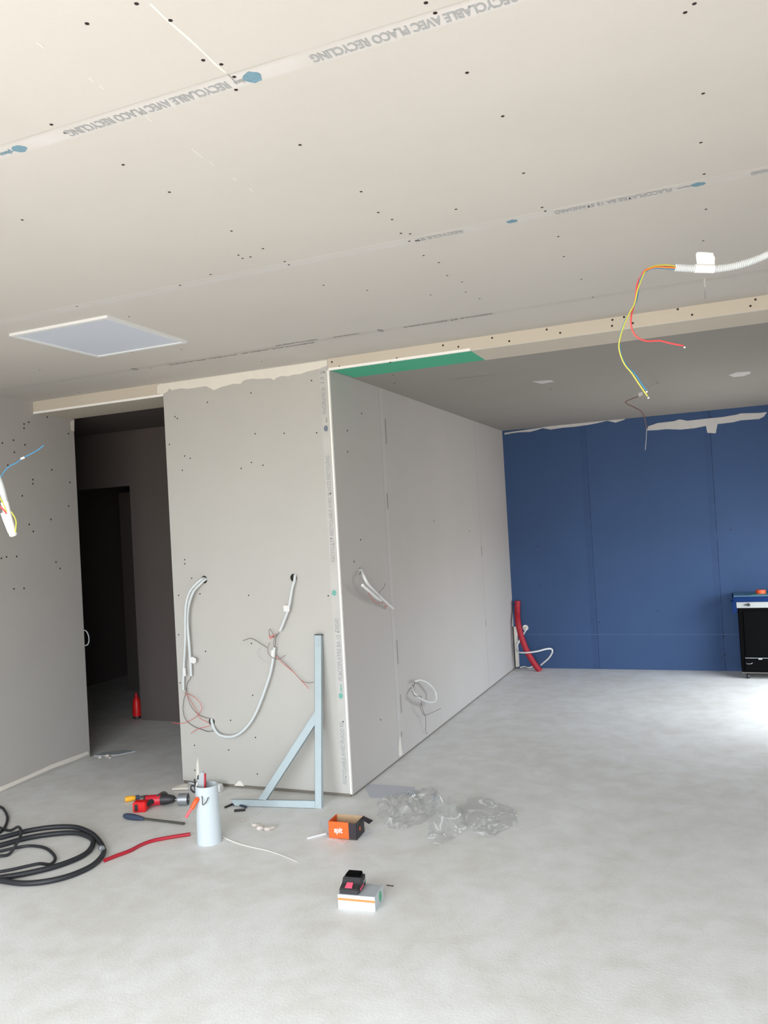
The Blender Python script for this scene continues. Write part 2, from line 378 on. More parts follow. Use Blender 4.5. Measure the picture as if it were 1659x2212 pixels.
# beam over the kitchen: face board with bare gypsum edge below
bf = MB().box((0.0, 0, HK), (XR, BT, H))
bfo = struct(bf.build('trim_5', [M_BEAM, M_GYP])); bfo.data.polygons[0].material_index = 1
MB().prism([(-.008,-.0018,.022),(.002,-.0018,.022),(.002,.013,.022),(-.002,.013,.022),(-.002,.0,.022),(-.008,.0,.022)], (0,0,HK-.022)).build('corner_bead', M_BEAD, wfo)
GX = at(1015, 757, 'z', HK).x; GD = at(1045, 779, 'z', HK).y
MB().box((.002, -.0018, HK-.001), (GX, .011, HK+.012)).build('corner_bead', M_BEAD, bfo)
MB().box((XL, -.0018, HH-.001), (W0, .011, HH+.012)).build('corner_bead', M_BEAD, hdo)
gb = MB().prism([(0.0, BT, HK+.002), (GX, BT, HK+.002), (GX, GD, HK+.002), (.02, GD, HK+.002)], (0, 0, .02)).build('green_board_strip', M_GREEN, bfo)
tag(gb, 'green moisture resistant board strip')
MB().box((GX, BT, HK+.001), (XR, GD, HK+.03)).build('soffit_strip', M_BEAM, bfo)
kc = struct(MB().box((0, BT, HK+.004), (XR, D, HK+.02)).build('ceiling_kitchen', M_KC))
wbl = struct(MB().box((-.2, D, 0), (XR+.1, D+.1, H)).build('wall_blue', M_BLUE))
SB = at(1135, 1356, 'y', D); cut_holes(wbl, [(SB, (0,1,0), .03)])
# hall
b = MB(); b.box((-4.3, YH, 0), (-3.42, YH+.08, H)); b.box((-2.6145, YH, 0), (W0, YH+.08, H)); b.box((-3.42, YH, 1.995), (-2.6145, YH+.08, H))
wh = struct(b.build('wall_hall', M_HALL_SHADE))
struct(MB().box((-4.4, .2, HCH), (W0, YH, H)).build('ceiling_hall', M_HALL_SHADE))
struct(MB().box((-4.4, .26, 0), (-4.3, D+1.1, H)).box((-4.3, .26, 0), (XL-.072, YE, H)).build('wall_hall_end', M_HALL_SHADE))
struct(MB().box((-4.3, YH+2.4, 0), (-1.6, YH+2.5, H)).box((-1.7, YH+.08, 0), (-1.6, YH+2.4, H)).build('wall_dark_room', M_HALL_SHADE))
struct(MB().box((-4.4, YH+.08, H), (-1.6, YH+2.5, H+.05)).build('ceiling_dark_room', M_HALL_SHADE))
# jointing compound
def smear(px, ax, val, d, M, parent):
    o = MB().prism([at(u, v, ax, val) for u, v in px], d).build('joint_compound', M, parent)
    return o
smear([(340,834),(345,830),(706,778),(706,790),(697,793),(688,797),(675,800),(662,803),(650,808),(635,809),(622,813),(608,812),(597,816),(592,821),(585,817),(570,818),(556,819),(545,818),(533,820),(525,823),(520,829),(505,829),(490,833),(478,836),(469,840),(462,843),(455,839),(445,834),(432,836),(420,838),(405,840),(392,839),(380,841),(372,843),(365,839),(362,846),(352,851),(340,850)], 'y', 0, (0,-.0015,0), M_PUTTY, wfo)
smear([(1090,935),(1345,898),(1357,900),(1348,907),(1330,913),(1312,909),(1290,914),(1270,918),(1240,922),(1215,924),(1190,928),(1172,925),(1160,929),(1145,933),(1120,934),(1105,936),(1090,939)], 'y', D, (0,-.002,0), M_PUTTYB, wbl)
smear([(1400,921),(1420,914),(1455,910),(1468,906),(1485,909),(1520,905),(1560,901),(1590,896),(1600,893),(1640,892),(1657,890),(1650,900),(1640,905),(1600,908),(1584,912),(1560,915),(1550,916),(1546,936),(1528,935),(1525,920),(1500,925),(1470,928),(1440,927),(1420,929),(1398,930)], 'y', D, (0,-.002,0), M_PUTTYB, wbl)
smear([(0,1700),(60,1675),(110,1652),(150,1637),(190,1623),(192,1629),(160,1643),(115,1659),(60,1683),(0,1710)], 'x', XL, (.002,0,0), M_PUTTY, wl)
smear([(152,911),(160,906),(160,932),(154,930)], 'x', XL, (.002,0,0), M_PUTTY, wl)
smear([(864,1590),(866,1610),(868,1622),(869,1630),(862,1634),(861,1618)], 'x', 0, (.002,0,0), M_PUTTY, ws)
smear([(425,1650),(427,1635),(429,1650),(431,1680),(424,1680)], 'y', 0, (0,-.002,0), M_GYP, wfo)
smear([(506,1697),(516,1687),(520,1687),(528,1698)], 'y', 0, (0,-.002,0), M_GYP, wfo)
smear([(1574,810),(1590,804),(1620,802),(1622,806),(1606,812),(1585,814)], 'z', HK+.004, (0,0,-.002), M_PUTTYB, kc)
smear([(1150,824),(1190,821),(1197,824),(1170,829)], 'z', HK+.004, (0,0,-.001), M_PUTTYB, kc)

def strip(px, wd, M, z=H, parent=ceiling):
    P = [at(u, v, 'z', z) for u, v in px]
    q = [p+V((-wd*random.uniform(.5,1),0,0)) for p in P]+[p+V((wd*random.uniform(.5,1),0,0)) for p in P[::-1]]
    MB().prism(q, (0,0,-.0006)).build('joint_line', M, parent)
strip([(325,8),(360,42),(400,76),(440,113),(465,138),(487,156)], .004, M_PUTTY)
strip([(492,160),(502,170),(512,182)], .0015, M_INKD)
for (a_, b_) in (((80,92),(95,103)),((192,168),(202,176)),((215,184),(225,192)),((317,252),(328,262)),((415,322),(440,340)),((455,350),(463,356)),((503,383),(512,390)),((540,407),(546,413))):
    strip([a_, ((a_[0]+b_[0])/2, (a_[1]+b_[1])/2), b_], .003, M_JOINT)
strip([(1522,602),(1522.5,612),(1523,620)], .004, M_PUTTY); strip([(1523,628),(1523.5,645)], .0015, M_INKD)

# printing on the paper of the boards
def ceil_text(s, u0, v0, u1, v1, h, M=M_INK, z=H, parent=ceiling, ysm=None):
    a, b_ = at(u0, v0, 'z', z), at(u1, v1, 'z', z)          # a = picture-left end, b = picture-right end
    y = (a.y+b_.y)/2 if ysm is None else ysm
    return text_mesh(s, (b_.x, y-h/2, z), (-1,0,0), (0,1,0), b_.x-a.x, h, M, parent, off=.0009)
y1 = YS[0]+.032
ceil_text('RECYCLABLE AVEC PLACO RECYCLING', 138, 285, 488, 178, .03, ysm=y1)
ceil_text('RECYCLABLE AVEC PLACO RECYCLING', 666, 120, 1118, 0, .03, ysm=y1)
y2 = YS[1]+.03
ceil_text('PLACOPLATRE BA 13 STANDARD', 1195, 455, 1450, 405, .03, ysm=y2)
ceil_text('placo', 1462, 402, 1496, 397, .022, ysm=y2)
ceil_text('RECYCLE ET', 893, 515, 996, 496, .026, ysm=y2)
ceil_text('STANDARD', 1622, 372, 1672, 362, .026, ysm=y2)
y3 = YS[2]+.02
M3 = M_INKD
ceil_text('RECYCLABLE AVEC PLACO', 380, 792, 690, 744, .022, M3, ysm=y3+.02)
ceil_text('RECYCLING ET', 600, 750, 690, 735, .022, M3, ysm=y3-.03)
ceil_text('PLACOPLATRE', 730, 733, 778, 722, .022, M3, ysm=y3-.02)
ceil_text('RECYCLE ET RECYCLABLE', 880, 712, 1062, 676, .022, M3, ysm=y3)
ceil_text('RECYCLABLE', 985, 820, 1060, 808, .03, M3, z=HK+.004, parent=kc)
ceil_text('placo', 925, 808, 940, 806, .04, M3, z=HK+.004, parent=kc)
def blot(c, a_, b_, M, parent, ra, rb, n=14, name='printed_logo'):
    c, a_, b_ = V(c), V(a_), V(b_); nn = a_.cross(b_).normalized()
    pts = [c+nn*.0004+a_*(ra*math.cos(2*math.pi*k/n)*random.uniform(.85,1.1))+b_*(rb*math.sin(2*math.pi*k/n)*random.uniform(.8,1.1)) for k in range(n)]
    return MB().prism(pts, nn*.0006).build(name, M, parent)
for (u, v, M, ra, rb, ys) in ((536,159,M_LOGO,.022,.022,y1),(33,317,M_LOGO,.020,.018,y1),(1103,474,M_LOGO,.020,.015,y2),(1508,393,M_LOGO,.020,.016,y2),(826,716,M_INKD,.014,.03,y3-.01),(295,798,M_INKD,.018,.03,y3-.01)):
    p = at(u, v, 'z', H); blot((p.x, ys, H), (-1,0,0), (0,1,0), M, ceiling, ra, rb)
ceil_text('placo', 498, 172, 522, 163, .022, ysm=y1)
ceil_text('placo', -8, 330, 18, 322, .022, M_LOGO, ysm=y1)
def wall_text(s, u0, v0, u1, v1, h, M=M_INK):          # reads upwards on the front board
    a, b_ = at(u0, v0, 'y', 0), at(u1, v1, 'y', 0)
    x = (a.x+b_.x)/2
    return text_mesh(s, (x+h/2, 0, a.z), (0,0,1), (-1,0,0), b_.z-a.z, h, M, wfo, off=.0009)
wall_text('RECYCLABLE AVEC PLACO RE', 744, 1694, 739, 1560, .026)
wall_text('placo', 738, 1494, 736, 1478, .02, M_LOGOG)
wall_text('PLACOPLATRE BA 13', 736, 1470, 730, 1372, .026)
wall_text('STANDARD', 729, 1366, 727, 1335, .028)
wall_text('RECYCLE ET RECYCLABLE AVEC PLACO RECYCLING', 719, 1214, 708, 984, .024)
wall_text('placo', 706, 912, 705, 902, .018, M_INKD)
wall_text('PLACOPLATRE BA', 702, 894, 697, 836, .026)
wall_text('13 S', 697, 828, 695, 800, .026)
for (u, v, M) in ((736,1503,M_LOGOG),(722,1281,M_LOGOG),(704,926,M_LOGOD)):
    p = at(u, v, 'y', 0); blot(p, (1,0,0), (0,0,1), M, wfo, .014, .018)
for (u, v0, v1) in ((832,905,960),(836,1065,1100),(857,1383,1435),(865,1500,1540),(867,1580,1592),(1040,1180,1200),(1049,1340,1352)):
    a, b_ = at(u, v0, 'x', 0), at(u+(v1-v0)*.05, v1, 'x', 0); yy = (a.y+b_.y)/2
    MB().box((0, yy-.009, b_.z), (.0008, yy+.009, a.z)).build('printed_mark', M_INKD, ws)

# screws
CS = [(188,51),(295,8),(368,44),(439,130),(478,139),(506,166),(510,194),(111,269),(141,287),(266,356),(366,415),(648,313),(780,414),(817,459),(48,475),(500,499),(568,537),(920,6),(940,28),(1500,8),(1480,27),(1009,157),(1086,251),(1519,202),(1514,308),(1131,374),(1521,376),(985,452),(847,474),(866,504),(886,505),(884,521),(899,520),(1171,448),(1178,456),(1206,511),(1525,452),(1519,520),(515,551),(524,558),(541,555),(615,565),(624,572),(455,593),(389,616),(699,616),(793,627),(166,662),(279,684),(284,761),(392,755),(326,795),(566,781),(314,826),(86,799),(640,784),(172,848),(106,852),(915,552),(948,567),(966,595),(998,609),(1006,631),(1036,645),(930,637),(1218,554),(1256,603),(1281,642)]
screws([at(u, v, 'z', H) for u, v in CS if at(u, v, 'z', H).y < -.02], (0,0,-1), ceiling, .0045)
screws([at(u, v, 'y', 0) for u, v in [(717,782),(733,792),(843,782),(857,774),(957,746),(990,749),(1063,730),(1100,737),(1181,712),(1210,719),(1323,691),(1322,704),(1348,685),(1367,698),(1464,668),(1495,680),(1621,661),(1632,647)]], (0,-1,0), bfo, .0055)
screws([at(u, v, 'y', 0) for u, v in [(542,849),(673,822),(448,869),(383,904),(551,937),(614,936),(366,960),(399,985),(394,1016),(411,990),(543,999),(568,1005),(521,1012),(684,935),(714,1066),(721,1175),(399,1209),(399,1218),(414,1249),(386,1286),(432,1283),(537,1286),(709,1287),(386,1371),(543,1390),(444,1407),(731,1365),(736,1455),(546,1502),(389,1475),(498,1556),(552,1593),(741,1559),(420,1610),(494,1620),(421,1664),(556,1672),(747,1678),(700,804),(378,900)]], (0,-1,0), wfo, .0045)
screws([at(u, v, 'x', XL) for u, v in [(102,901),(52,916),(52,925),(62,912),(5,957),(29,951),(31,977),(54,961),(17,1005),(71,1036),(71,1045),(48,1071),(151,1042),(148,1093),(110,1122),(63,1133),(72,1148),(3,1206),(14,1203),(36,1202),(121,1214),(130,1228),(30,1272),(52,1271),(148,937),(112,1015)]], (1,0,0), wl, .006)
screws([at(u, v, 'x', 0) for u, v in [(751,976),(750,930),(781,893),(779,1166),(822,1555),(937,1126),(1014,1147),(765,1213)]], (1,0,0), ws, .006)
screws([at(u, v, 'y', D) for u, v in [(1421,1320),(1165,1266),(1294,1344),(1567,1415),(1560,1420),(1565,1375),(1160,1180),(1578,1145),(1535,900)]], (0,-1,0), wbl, .006)
screws([at(u, v, 'z', HK+.003) for u, v in [(849,810),(852,828),(1190,840),(1420,828)]], (0,0,-1), kc, .006)

# ------------------------------------------------------------------ hatch in the ceiling
hx0, hx1, hy0, hy1 = -.93, -.365, -1.395, -.822
hat = empty('ceiling_hatch', ((hx0+hx1)/2, (hy0+hy1)/2, H))
tag(hat, 'square white access hatch set in the plasterboard ceiling', 'hatch')
fw, fd = .020, .012
fr = MB(); fr.box((hx0, hy0, H-fd), (hx1, hy0+fw, H)); fr.box((hx0, hy1-fw, H-fd), (hx1, hy1, H)); fr.box((hx0, hy0+fw, H-fd), (hx0+fw, hy1-fw, H)); fr.box((hx1-fw, hy0+fw, H-fd), (hx1, hy1-fw, H))
fr.build('hatch_frame', M_WHITE, hat)
MB().box((hx0+fw, hy0+fw, H-fd*.6), (hx1-fw, hy1-fw, H)).build('hatch_panel', M_HATCH, hat)

# ------------------------------------------------------------------ conduits coming out of the holes
def wires(parent, lst):
    for (pts, r, M, nm) in lst: MB().tube(pts, r, 6, 5).build(nm, M, parent)
def yp(lst): return [at(u, v, 'y', y) for (u, v, y) in lst]
# left socket: two conduits
e = empty('electrical_conduit', H2)
tag(e, 'pale grey conduit pair hanging from upper left hole beside hall opening', 'conduit', 'electrical conduits hanging from the partition holes')
MB().tube([H2+V((.01,.03,0))]+yp([(443,1252,-.012),(432,1262,-.03),(419,1276,-.042),(411,1295,-.045),(406,1318,-.045),(405,1345,-.042),(408,1385,-.035),(411,1425,-.03),(413,1460,-.025)]), .0085, 10, 6).build('conduit', M_COND, e)
MB().tube([H2+V((-.008,.03,.004))]+yp([(438,1250,-.03),(425,1260,-.05),(410,1278,-.062),(402,1305,-.065),(400,1340,-.06),(400,1380,-.05),(398,1425,-.035),(396,1462,-.028),(396,1490,-.024)]), .008, 10, 6).build('conduit', M_COND, e)
MB().prism(yp([(408,1420,-.042),(416,1419,-.042),(423,1423,-.042),(423,1430,-.042),(419,1434,-.042),(411,1431,-.042)]), (0,.006,0)).build('tape_tag', M_TAPE, e)
MB().lathe([(.010,0),(.010,.05)], at(399,1460,'y',-.03), (0,0,1), 12).build('tape_tag', M_TAPE, e)
wires(e, [
 (yp([(413,1460,-.025),(411,1467,-.025),(406,1473,-.022),(403,1484,-.02),(401,1497,-.02),(397,1512,-.02),(395,1530,-.02),(398,1548,-.02),(406,1560,-.018),(420,1570,-.016),(434,1575,-.014),(448,1580,-.012),(461,1579,-.012)]), .0016, M_BLKW, 'dark_wire'),
 (yp([(403,1486,-.02),(405,1503,-.022),(409,1518,-.025),(417,1532,-.022),(428,1543,-.018),(440,1549,-.014),(452,1552,-.01)]), .0016, M_BRNW, 'brown_wire'),
 (yp([(400,1496,-.02),(408,1508,-.03),(416,1520,-.03),(424,1535,-.025),(432,1552,-.02),(444,1558,-.012),(452,1563,-.005)]), .0014, M_REDW, 'red_wire'),
 (yp([(404,1498,-.02),(420,1506,-.035),(432,1518,-.035),(436,1530,-.03),(430,1542,-.025),(418,1552,-.022),(405,1559,-.02),(390,1563,-.03),(372,1561,-.05)]), .0014, M_REDW, 'red_wire'),
 (yp([(412,1585,-.02),(420,1579,-.02),(432,1573,-.018),(446,1570,-.012),(454,1567,-.006)]), .0014, M_REDW, 'red_wire')])
# middle: long conduit loop from lower-left hole up to the tape and wires
e = empty('electrical_conduit', H3)
tag(e, 'long pale grey conduit looping up from the low hole to a taped end', 'conduit', 'electrical conduits hanging from the partition holes')
MB().tube([H3+V((-.004,.03,.01)), at(457,1555,'y',-.005)]+yp([(462,1573,-.02),(472,1586,-.03),(486,1591,-.035),(502,1591,-.038),(518,1584,-.04),(535,1568,-.04),(550,1545,-.04),(562,1518,-.038),(573,1488,-.036),(583,1458,-.034),(589,1430,-.032),(591,1416,-.03),(593,1398,-.03)]), .0088, 10, 6).build('conduit', M_COND, e)
MB().lathe([(.010,0),(.014,.008),(.014,.035),(.010,.045)], at(590,1420,'y',-.03), (0.02,0,1), 12).build('tape_tag', M_TAPE, e)
wires(e, [
 (yp([(593,1400,-.03),(591,1390,-.032),(592,1378,-.034),(589,1368,-.036),(583,1359,-.036),(581,1366,-.036),(584,1374,-.036),(592,1376,-.034),(598,1370,-.032)]), .0015, M_BRNW, 'brown_wire'),
 (yp([(594,1400,-.03),(595,1388,-.032),(596,1376,-.03),(603,1366,-.03)]), .0016, M_BLKW, 'dark_wire'),
 (yp([(583,1388,-.04),(579,1398,-.04),(579,1410,-.042),(585,1418,-.044),(594,1423,-.044),(603,1423,-.044),(616,1416,-.044)]), .0014, M_BRNW, 'brown_wire'),
 (yp([(525,1384,-.02),(540,1379,-.022),(552,1383,-.025),(564,1391,-.03),(577,1399,-.034)]), .0015, M_BLKW, 'dark_wire'),
 (yp([(597,1414,-.03),(606,1424,-.032),(622,1439,-.034),(640,1458,-.036),(653,1471,-.036),(664,1475,-.036),(678,1474,-.04)]), .0015, M_BRNW, 'brown_wire'),
 (yp([(596,1418,-.03),(610,1432,-.034),(632,1450,-.036),(650,1469,-.036),(667,1488,-.036)]), .0015, M_REDW, 'red_wire'),
 (yp([(565,1398,-.02),(556,1405,-.02),(557,1417,-.02),(567,1427,-.02),(578,1434,-.02)]), .0009, M_PUTTYB, 'pale_wire'),
 (yp([(592,1372,-.036),(587,1376,-.038),(582,1373,-.038),(585,1380,-.036),(595,1368,-.034)]), .0017, M_REDW, 'red_wire')])
# right hole of the front: conduit to the knot
e = empty('electrical_conduit', H1)
tag(e, 'short pale grey conduit dropping from the upper right hole with white tape', 'conduit', 'electrical conduits hanging from the partition holes')
MB().tube([H1+V((.012,.03,.012)), at(638,1242,'y',-.005)]+yp([(636,1255,-.02),(631,1272,-.028),(628,1290,-.032),(624,1312,-.034),(618,1330,-.034),(611,1348,-.032),(605,1362,-.03)]), .0085, 10, 6).build('conduit', M_COND, e)
MB().prism(yp([(612,1308,-.045),(625,1308,-.045),(625,1321,-.045),(613,1321,-.045)]), (0,.006,0)).build('tape_tag', M_TAPE, e)
# side wall, upper
def xp(lst): return [at(u, v, 'x', x) for (u, v, x) in lst]
e = empty('electrical_conduit', S1)
tag(e, 'white conduit stub folded back on itself at the upper hole of the side wall', 'conduit')
MB().tube([S1+V((-.03,0,.005))]+xp([(781,1232,.01),(786,1245,.05),(795,1262,.07),(810,1278,.08),(830,1297,.07),(849,1314,.04)]), .0085, 10, 6).build('conduit', M_WHITE, e)
MB().tube(xp([(783,1264,.08),(792,1272,.085),(804,1282,.085),(815,1292,.08),(822,1296,.07)]), .0095, 10, 6).build('conduit', M_WHITE, e)
wires(e, [
 (xp([(795,1280,.08),(803,1293,.06),(813,1302,.05),(824,1302,.05),(835,1303,.05),(831,1311,.05),(838,1309,.05)]), .0015, M_REDW, 'red_wire'),
 (xp([(818,1281,.07),(826,1272,.06),(831,1265,.05),(832,1260,.05)]), .0012, M_BRNW, 'brown_wire')])
e = empty('electrical_conduit', S2)
tag(e, 'white conduit ring with loose dark wires at the low hole of the side wall', 'conduit')
MB().tube([S2+V((-.03,0,-.01))]+xp([(891,1486,.01),(893,1496,.04),(900,1503,.06),(912,1511,.07),(926,1517,.07),(938,1516,.07),(942,1508,.07),(940,1495,.06),(931,1482,.06),(919,1473,.05),(906,1469,.05),(897,1472,.04)]), .0068, 10, 6).build('conduit', M_WHITE, e)
wires(e, [
 (xp([(897,1473,.04),(893,1482,.04),(890,1478,.03)]), .002, M_BLKW, 'dark_wire'),
 (xp([(889,1492,.05),(896,1503,.06),(908,1504,.08),(911,1508,.08)]), .0018, M_BLKW, 'dark_wire'),
 (xp([(911,1514,.06),(908,1526,.05),(912,1538,.05),(918,1545,.04),(930,1541,.05),(953,1530,.06)]), .0016, M_BRNW, 'brown_wire'),
 (xp([(910,1520,.06),(914,1535,.05),(919,1550,.04),(920,1568,.03),(919,1578,.02),(923,1585,.01)]), .0016, M_BRNW, 'brown_wire')])

# ------------------------------------------------------------------ conduits hanging near the camera
def corr(pts, r, pitch=.0042, amp=.16, M=M_CONDW, name='corrugated_tube', parent=None, seg=16):
    P = smooth_path(pts, 12); Ls = [0]
    for i in range(1, len(P)): Ls.append(Ls[-1]+(P[i]-P[i-1]).length)
    step = pitch/4; n = int(Ls[-1]/step); Q = []; j = 0
    for i in range(n+1):
        s_ = i*step
        while j < len(Ls)-2 and Ls[j+1] < s_: j += 1
        t = (s_-Ls[j])/max(Ls[j+1]-Ls[j], 1e-9); Q.append(P[j].lerp(P[j+1], t))
    return MB().tube(Q, lambda t, i: r*(1-amp*(1 if i % 4 == 0 else 0.35 if i % 4 in (1, 3) else 0)), seg, 1).build(name, M, parent)
dq = 1.95
q0 = far(1458, 578, dq)
e = empty('hanging_conduit', q0)
tag(e, 'white corrugated conduit hanging from ceiling at the right with bright wires', 'conduit')
last = far(1700, 530, 1.9); last2 = far(1780, 440, 1.85); top = V((last2.x+.02, last2.y, H-.001))
corr([q0, far(1500,580,dq), far(1545,581,dq), far(1590,574,1.94), far(1630,562,1.93), far(1665,547,1.91), last, last2, top], .0093, parent=e)
a0, a1 = far(1500,580,dq), far(1542,581,dq)
MB().tube([a0, a1], .0103, 16, 4).build('tape_band', M_TAPE, e)
P_ = [far(u, v, dq) for u, v in [(1506,574),(1504,562),(1503,549),(1506,545),(1521,545),(1540,547),(1541,552),(1544,557),(1543,574)]]
MB().prism(P_, -_F*.0015).build('tape_flag', M_TAPE, e)
def dp(lst, d0=dq, z=0): return [far(u, v, d0+z) for u, v in lst]
wr_ = .0019
main = [(1462,578),(1440,577),(1415,577),(1395,583),(1385,596),(1378,615),(1373,635)]
wires(e, [
 (dp(main[:5]+[(1377,612),(1374,632),(1371,655)]+[(1364,680),(1363,700),(1368,718),(1380,731),(1400,737),(1425,736),(1445,741),(1476,747)], dq, .006), .0021, M_PINKW, 'red_wire'),
 (dp([(1463,576),(1445,573),(1428,573),(1410,576),(1394,586),(1386,603),(1377,628),(1371,655),(1358,680),(1347,705),(1340,728),(1337,748),(1341,768),(1350,788),(1364,805),(1380,829),(1399,856)]), wr_, M_YELW, 'yellow_green_wire'),
 (dp([(1463,582),(1440,580),(1412,579),(1395,587),(1384,601),(1379,625),(1375,648),(1365,668),(1352,690),(1343,712),(1338,735),(1339,750),(1343,770),(1356,793),(1372,808),(1385,828),(1396,843)], dq, .003), wr_, M_BLUEW, 'blue_wire'),
 (dp([(1463,579),(1440,578),(1415,577),(1395,584)], dq, -.003), wr_, M_ORW, 'orange_wire')])
for u, v in ((1478,748),(1400,857),(1396.5,844)):
    p = far(u, v, dq); MB().lathe([(.0021,0),(.0021,.003)], p-V((0,0,.0015)), (.3,0,-.6), 8).build('bare_wire_end', M_GYP, e)
# left one
dl = 2.25
q1 = far(26, 1150, dl)
e = empty('hanging_conduit', q1)
tag(e, 'white taped conduit end with coloured wires hanging at left edge', 'conduit')
tp = far(-120, 700, dl)
MB().tube([V((tp.x, tp.y, H-.001)), far(-90,860,dl), far(-45,960,dl), far(-15,1010,dl), far(2,1050,dl), far(12,1090,dl), far(18,1120,dl)], .0088, 12, 8).build('conduit', M_CONDW, e)
MB().tube([far(10,1085,dl), far(18,1118,dl), far(27,1150,dl), far(30,1158,dl)], lambda t, i: .0105 if t < .9 else .007, 12, 5).build('tape_band', M_TAPE, e)
MB().tube([far(6,1108,dl), far(12,1125,dl), far(22,1150,dl)], .006, 10, 5).build('tape_band', M_TAPE, e)
wires(e, [
 (dp([(24,1105),(32,1118),(35,1130),(33,1150)], dl, -.01), .0018, M_YELW, 'yellow_green_wire'),
 (dp([(-12,1055),(0,1075),(8,1090),(14,1105)], dl, -.01), .0019, M_YELW, 'yellow_green_wire'),
 (dp([(-15,1082),(0,1094),(9,1103),(14,1110)], dl, -.012), .0022, M_PINKW, 'red_wire'),
 (dp([(2,1045),(-2,1038),(4,1026),(18,1009),(35,1000),(50,989),(62,983),(80,973),(95,962)], dl, 0), .0014, M_BLUEW, 'blue_wire')])
MB().tube([far(45,991,dl), far(53,988,dl)], .0028, 8, 2).build('wire_connector', M_GYP, e)
# small ones on the kitchen ceiling
p = at(1352, 867, 'z', HK-.25)
kd = (p-CAM).dot(_F)
e = empty('pendant_wire', p); tag(e, 'thin dark wire with pale connector dangling from kitchen ceiling before blue wall', 'wire')
wires(e, [(dp([(1380,856),(1366,861),(1353,867),(1352,871),(1368,879),(1385,889),(1392,902),(1397,925)], kd), .0032, M_BRNW, 'brown_wire'),
          (dp([(1397,925),(1396,945),(1394,972)], kd), .0016, M_PUTTYB, 'pale_wire')])
c_ = far(1383, 852, kd)
MB().obox(c_, _R*.012+_U*.004, _U*.011, _F*.008).build('wire_connector', M_PUTTYB, e)
MB().tube([c_, far(1415,826,kd)*.5+at(1420,827,'z',HK)*.5, at(1421,826,'z',HK+.004)], .0018, 6, 4).build('pale_wire', M_PUTTYB, e)

# ------------------------------------------------------------------ blue wall corner
f1 = at(1165, 1450, 'z', .02); f1 = V((f1.x, min(f1.y, D-.08), .03))
pts = [at(1116,1298,'y',D-.04)+V((.01,0,0)), at(1115,1320,'y',D-.05)+V((.012,0,0)), at(1118,1345,'y',D-.12)+V((.005,0,0)), at(1127,1378,'y',D-.15), at(1140,1410,'y',D-.16), at(1155,1435,'y',D-.16), at(1167,1450,'y',D-.16)]
e = corr(pts, .030, .016, .07, M_RED, 'red_conduit'); tag(e, 'thick red corrugated conduit leaning in the corner of the blue wall', 'conduit')
e = empty('white_cable', SB); tag(e, 'thin white cable looping from round hole in the blue wall', 'cable')
MB().tube([SB+V((0,.05,0)), at(1137,1358,'y',D-.02), at(1129,1373,'y',D-.03), at(1121,1386,'y',D-.07), at(1116,1400,'y',D-.10), at(1118,1408,'y',D-.14), at(1135,1410,'y',D-.2), at(1160,1407,'y',D-.2), at(1180,1402,'y',D-.16), at(1191,1402,'y',D-.12), at(1193,1409,'y',D-.1), at(1185,1422,'y',D-.08), at(1168,1437,'y',D-.05)], .0085, 8, 6).build('cable', M_WHITE, e)
MB().lathe([(.020,-.002),(.031,-.002),(.031,0.0),(.020,0.0)], SB, (0,-1,0), 20).build('hole_edge', M_GYP, e)
MB().lathe([(.028,.0),(.028,.008)], SB+V((0,.02,0)), (0,-1,0), 20).build('hole_cover', M_PUTTYB, e)
o = MB().obox((.028, D-.04, .225), (.012,0,0), (0,.03,0), (0,0,.205)).build('board_offcut', M_PUTTY); o.rotation_euler = (0,0,0)
tag(o, 'narrow plasterboard offcut standing in the corner behind red conduit', 'offcut')
e = MB().tube([(.05,D-.04,.012),(.10,D-.03,.018),(.14,D-.05,.012),(.18,D-.03,.02)], .007, 8, 6).build('wire_bundle', M_PUTTYB)
tag(e, 'crumpled pale wire lying on floor at foot of the blue wall', 'wire')

# ------------------------------------------------------------------ trolley
tx, ty = 2.108, 3.655
e = empty('rolling_tool_trolley', (tx+.35, ty+.18, 0))
tag(e, 'black rolling trolley with blue top against the blue wall', 'trolley')
tw, td = .75, .33
MB().box((tx+.012, ty, .06), (tx+tw, ty+td, .632)).build('body', M_BLK, e, bevel=.004)
MB().box((tx, ty-.012, .628), (tx+tw+.01, ty+td+.01, .683)).build('front_panel', M_TGREY, e, bevel=.003); fpn = COL.objects[-1]
MB().box((tx-.028, ty-.02, .68), (tx+tw+.03, ty+td+.02, .728)).build('top_edge', M_TBLUE, e, bevel=.004)
MB().box((tx-.02, ty-.012, .728), (tx+tw+.02, ty+td+.012, .736)).build('top', M_TTOP, e, bevel=.002)
MB().prism([(tx-.045, ty-.01, .69), (tx-.005, ty-.01, .69), (tx+.004, ty-.01, .60), (tx-.03, ty-.01, .575), (tx-.036, ty-.01, .66)], (0,.08,0)).build('side_bracket', M_TBLUE, e)
MB().box((tx+.05, ty-.012, .20), (tx+tw-.03, ty-.004, .60)).build('door', M_BLK, e, bevel=.003)
MB().box((tx+.045, ty-.016, .186), (tx+tw, ty, .190)).build('drawer_rail', M_STEEL, e)
MB().box((tx+.15, ty-.02, .176), (tx+.18, ty-.004, .186)).build('latch', M_STEEL, e)
dr = MB().box((tx+.04, ty-.010, .075), (tx+tw-.03, ty-.001, .182)).build('drawer', M_BLK, e, bevel=.003)
MB().tube([(tx+.05, ty-.011,.145),(tx+.055, ty-.02,.138),(tx+.085, ty-.02,.138),(tx+.10, ty-.011,.145)], .002, 6, 3).build('handle', M_STEEL, dr)
MB().box((tx+.01, ty-.006, .052), (tx+tw, ty+.01, .062)).build('base_strip', M_DSTEEL, e)
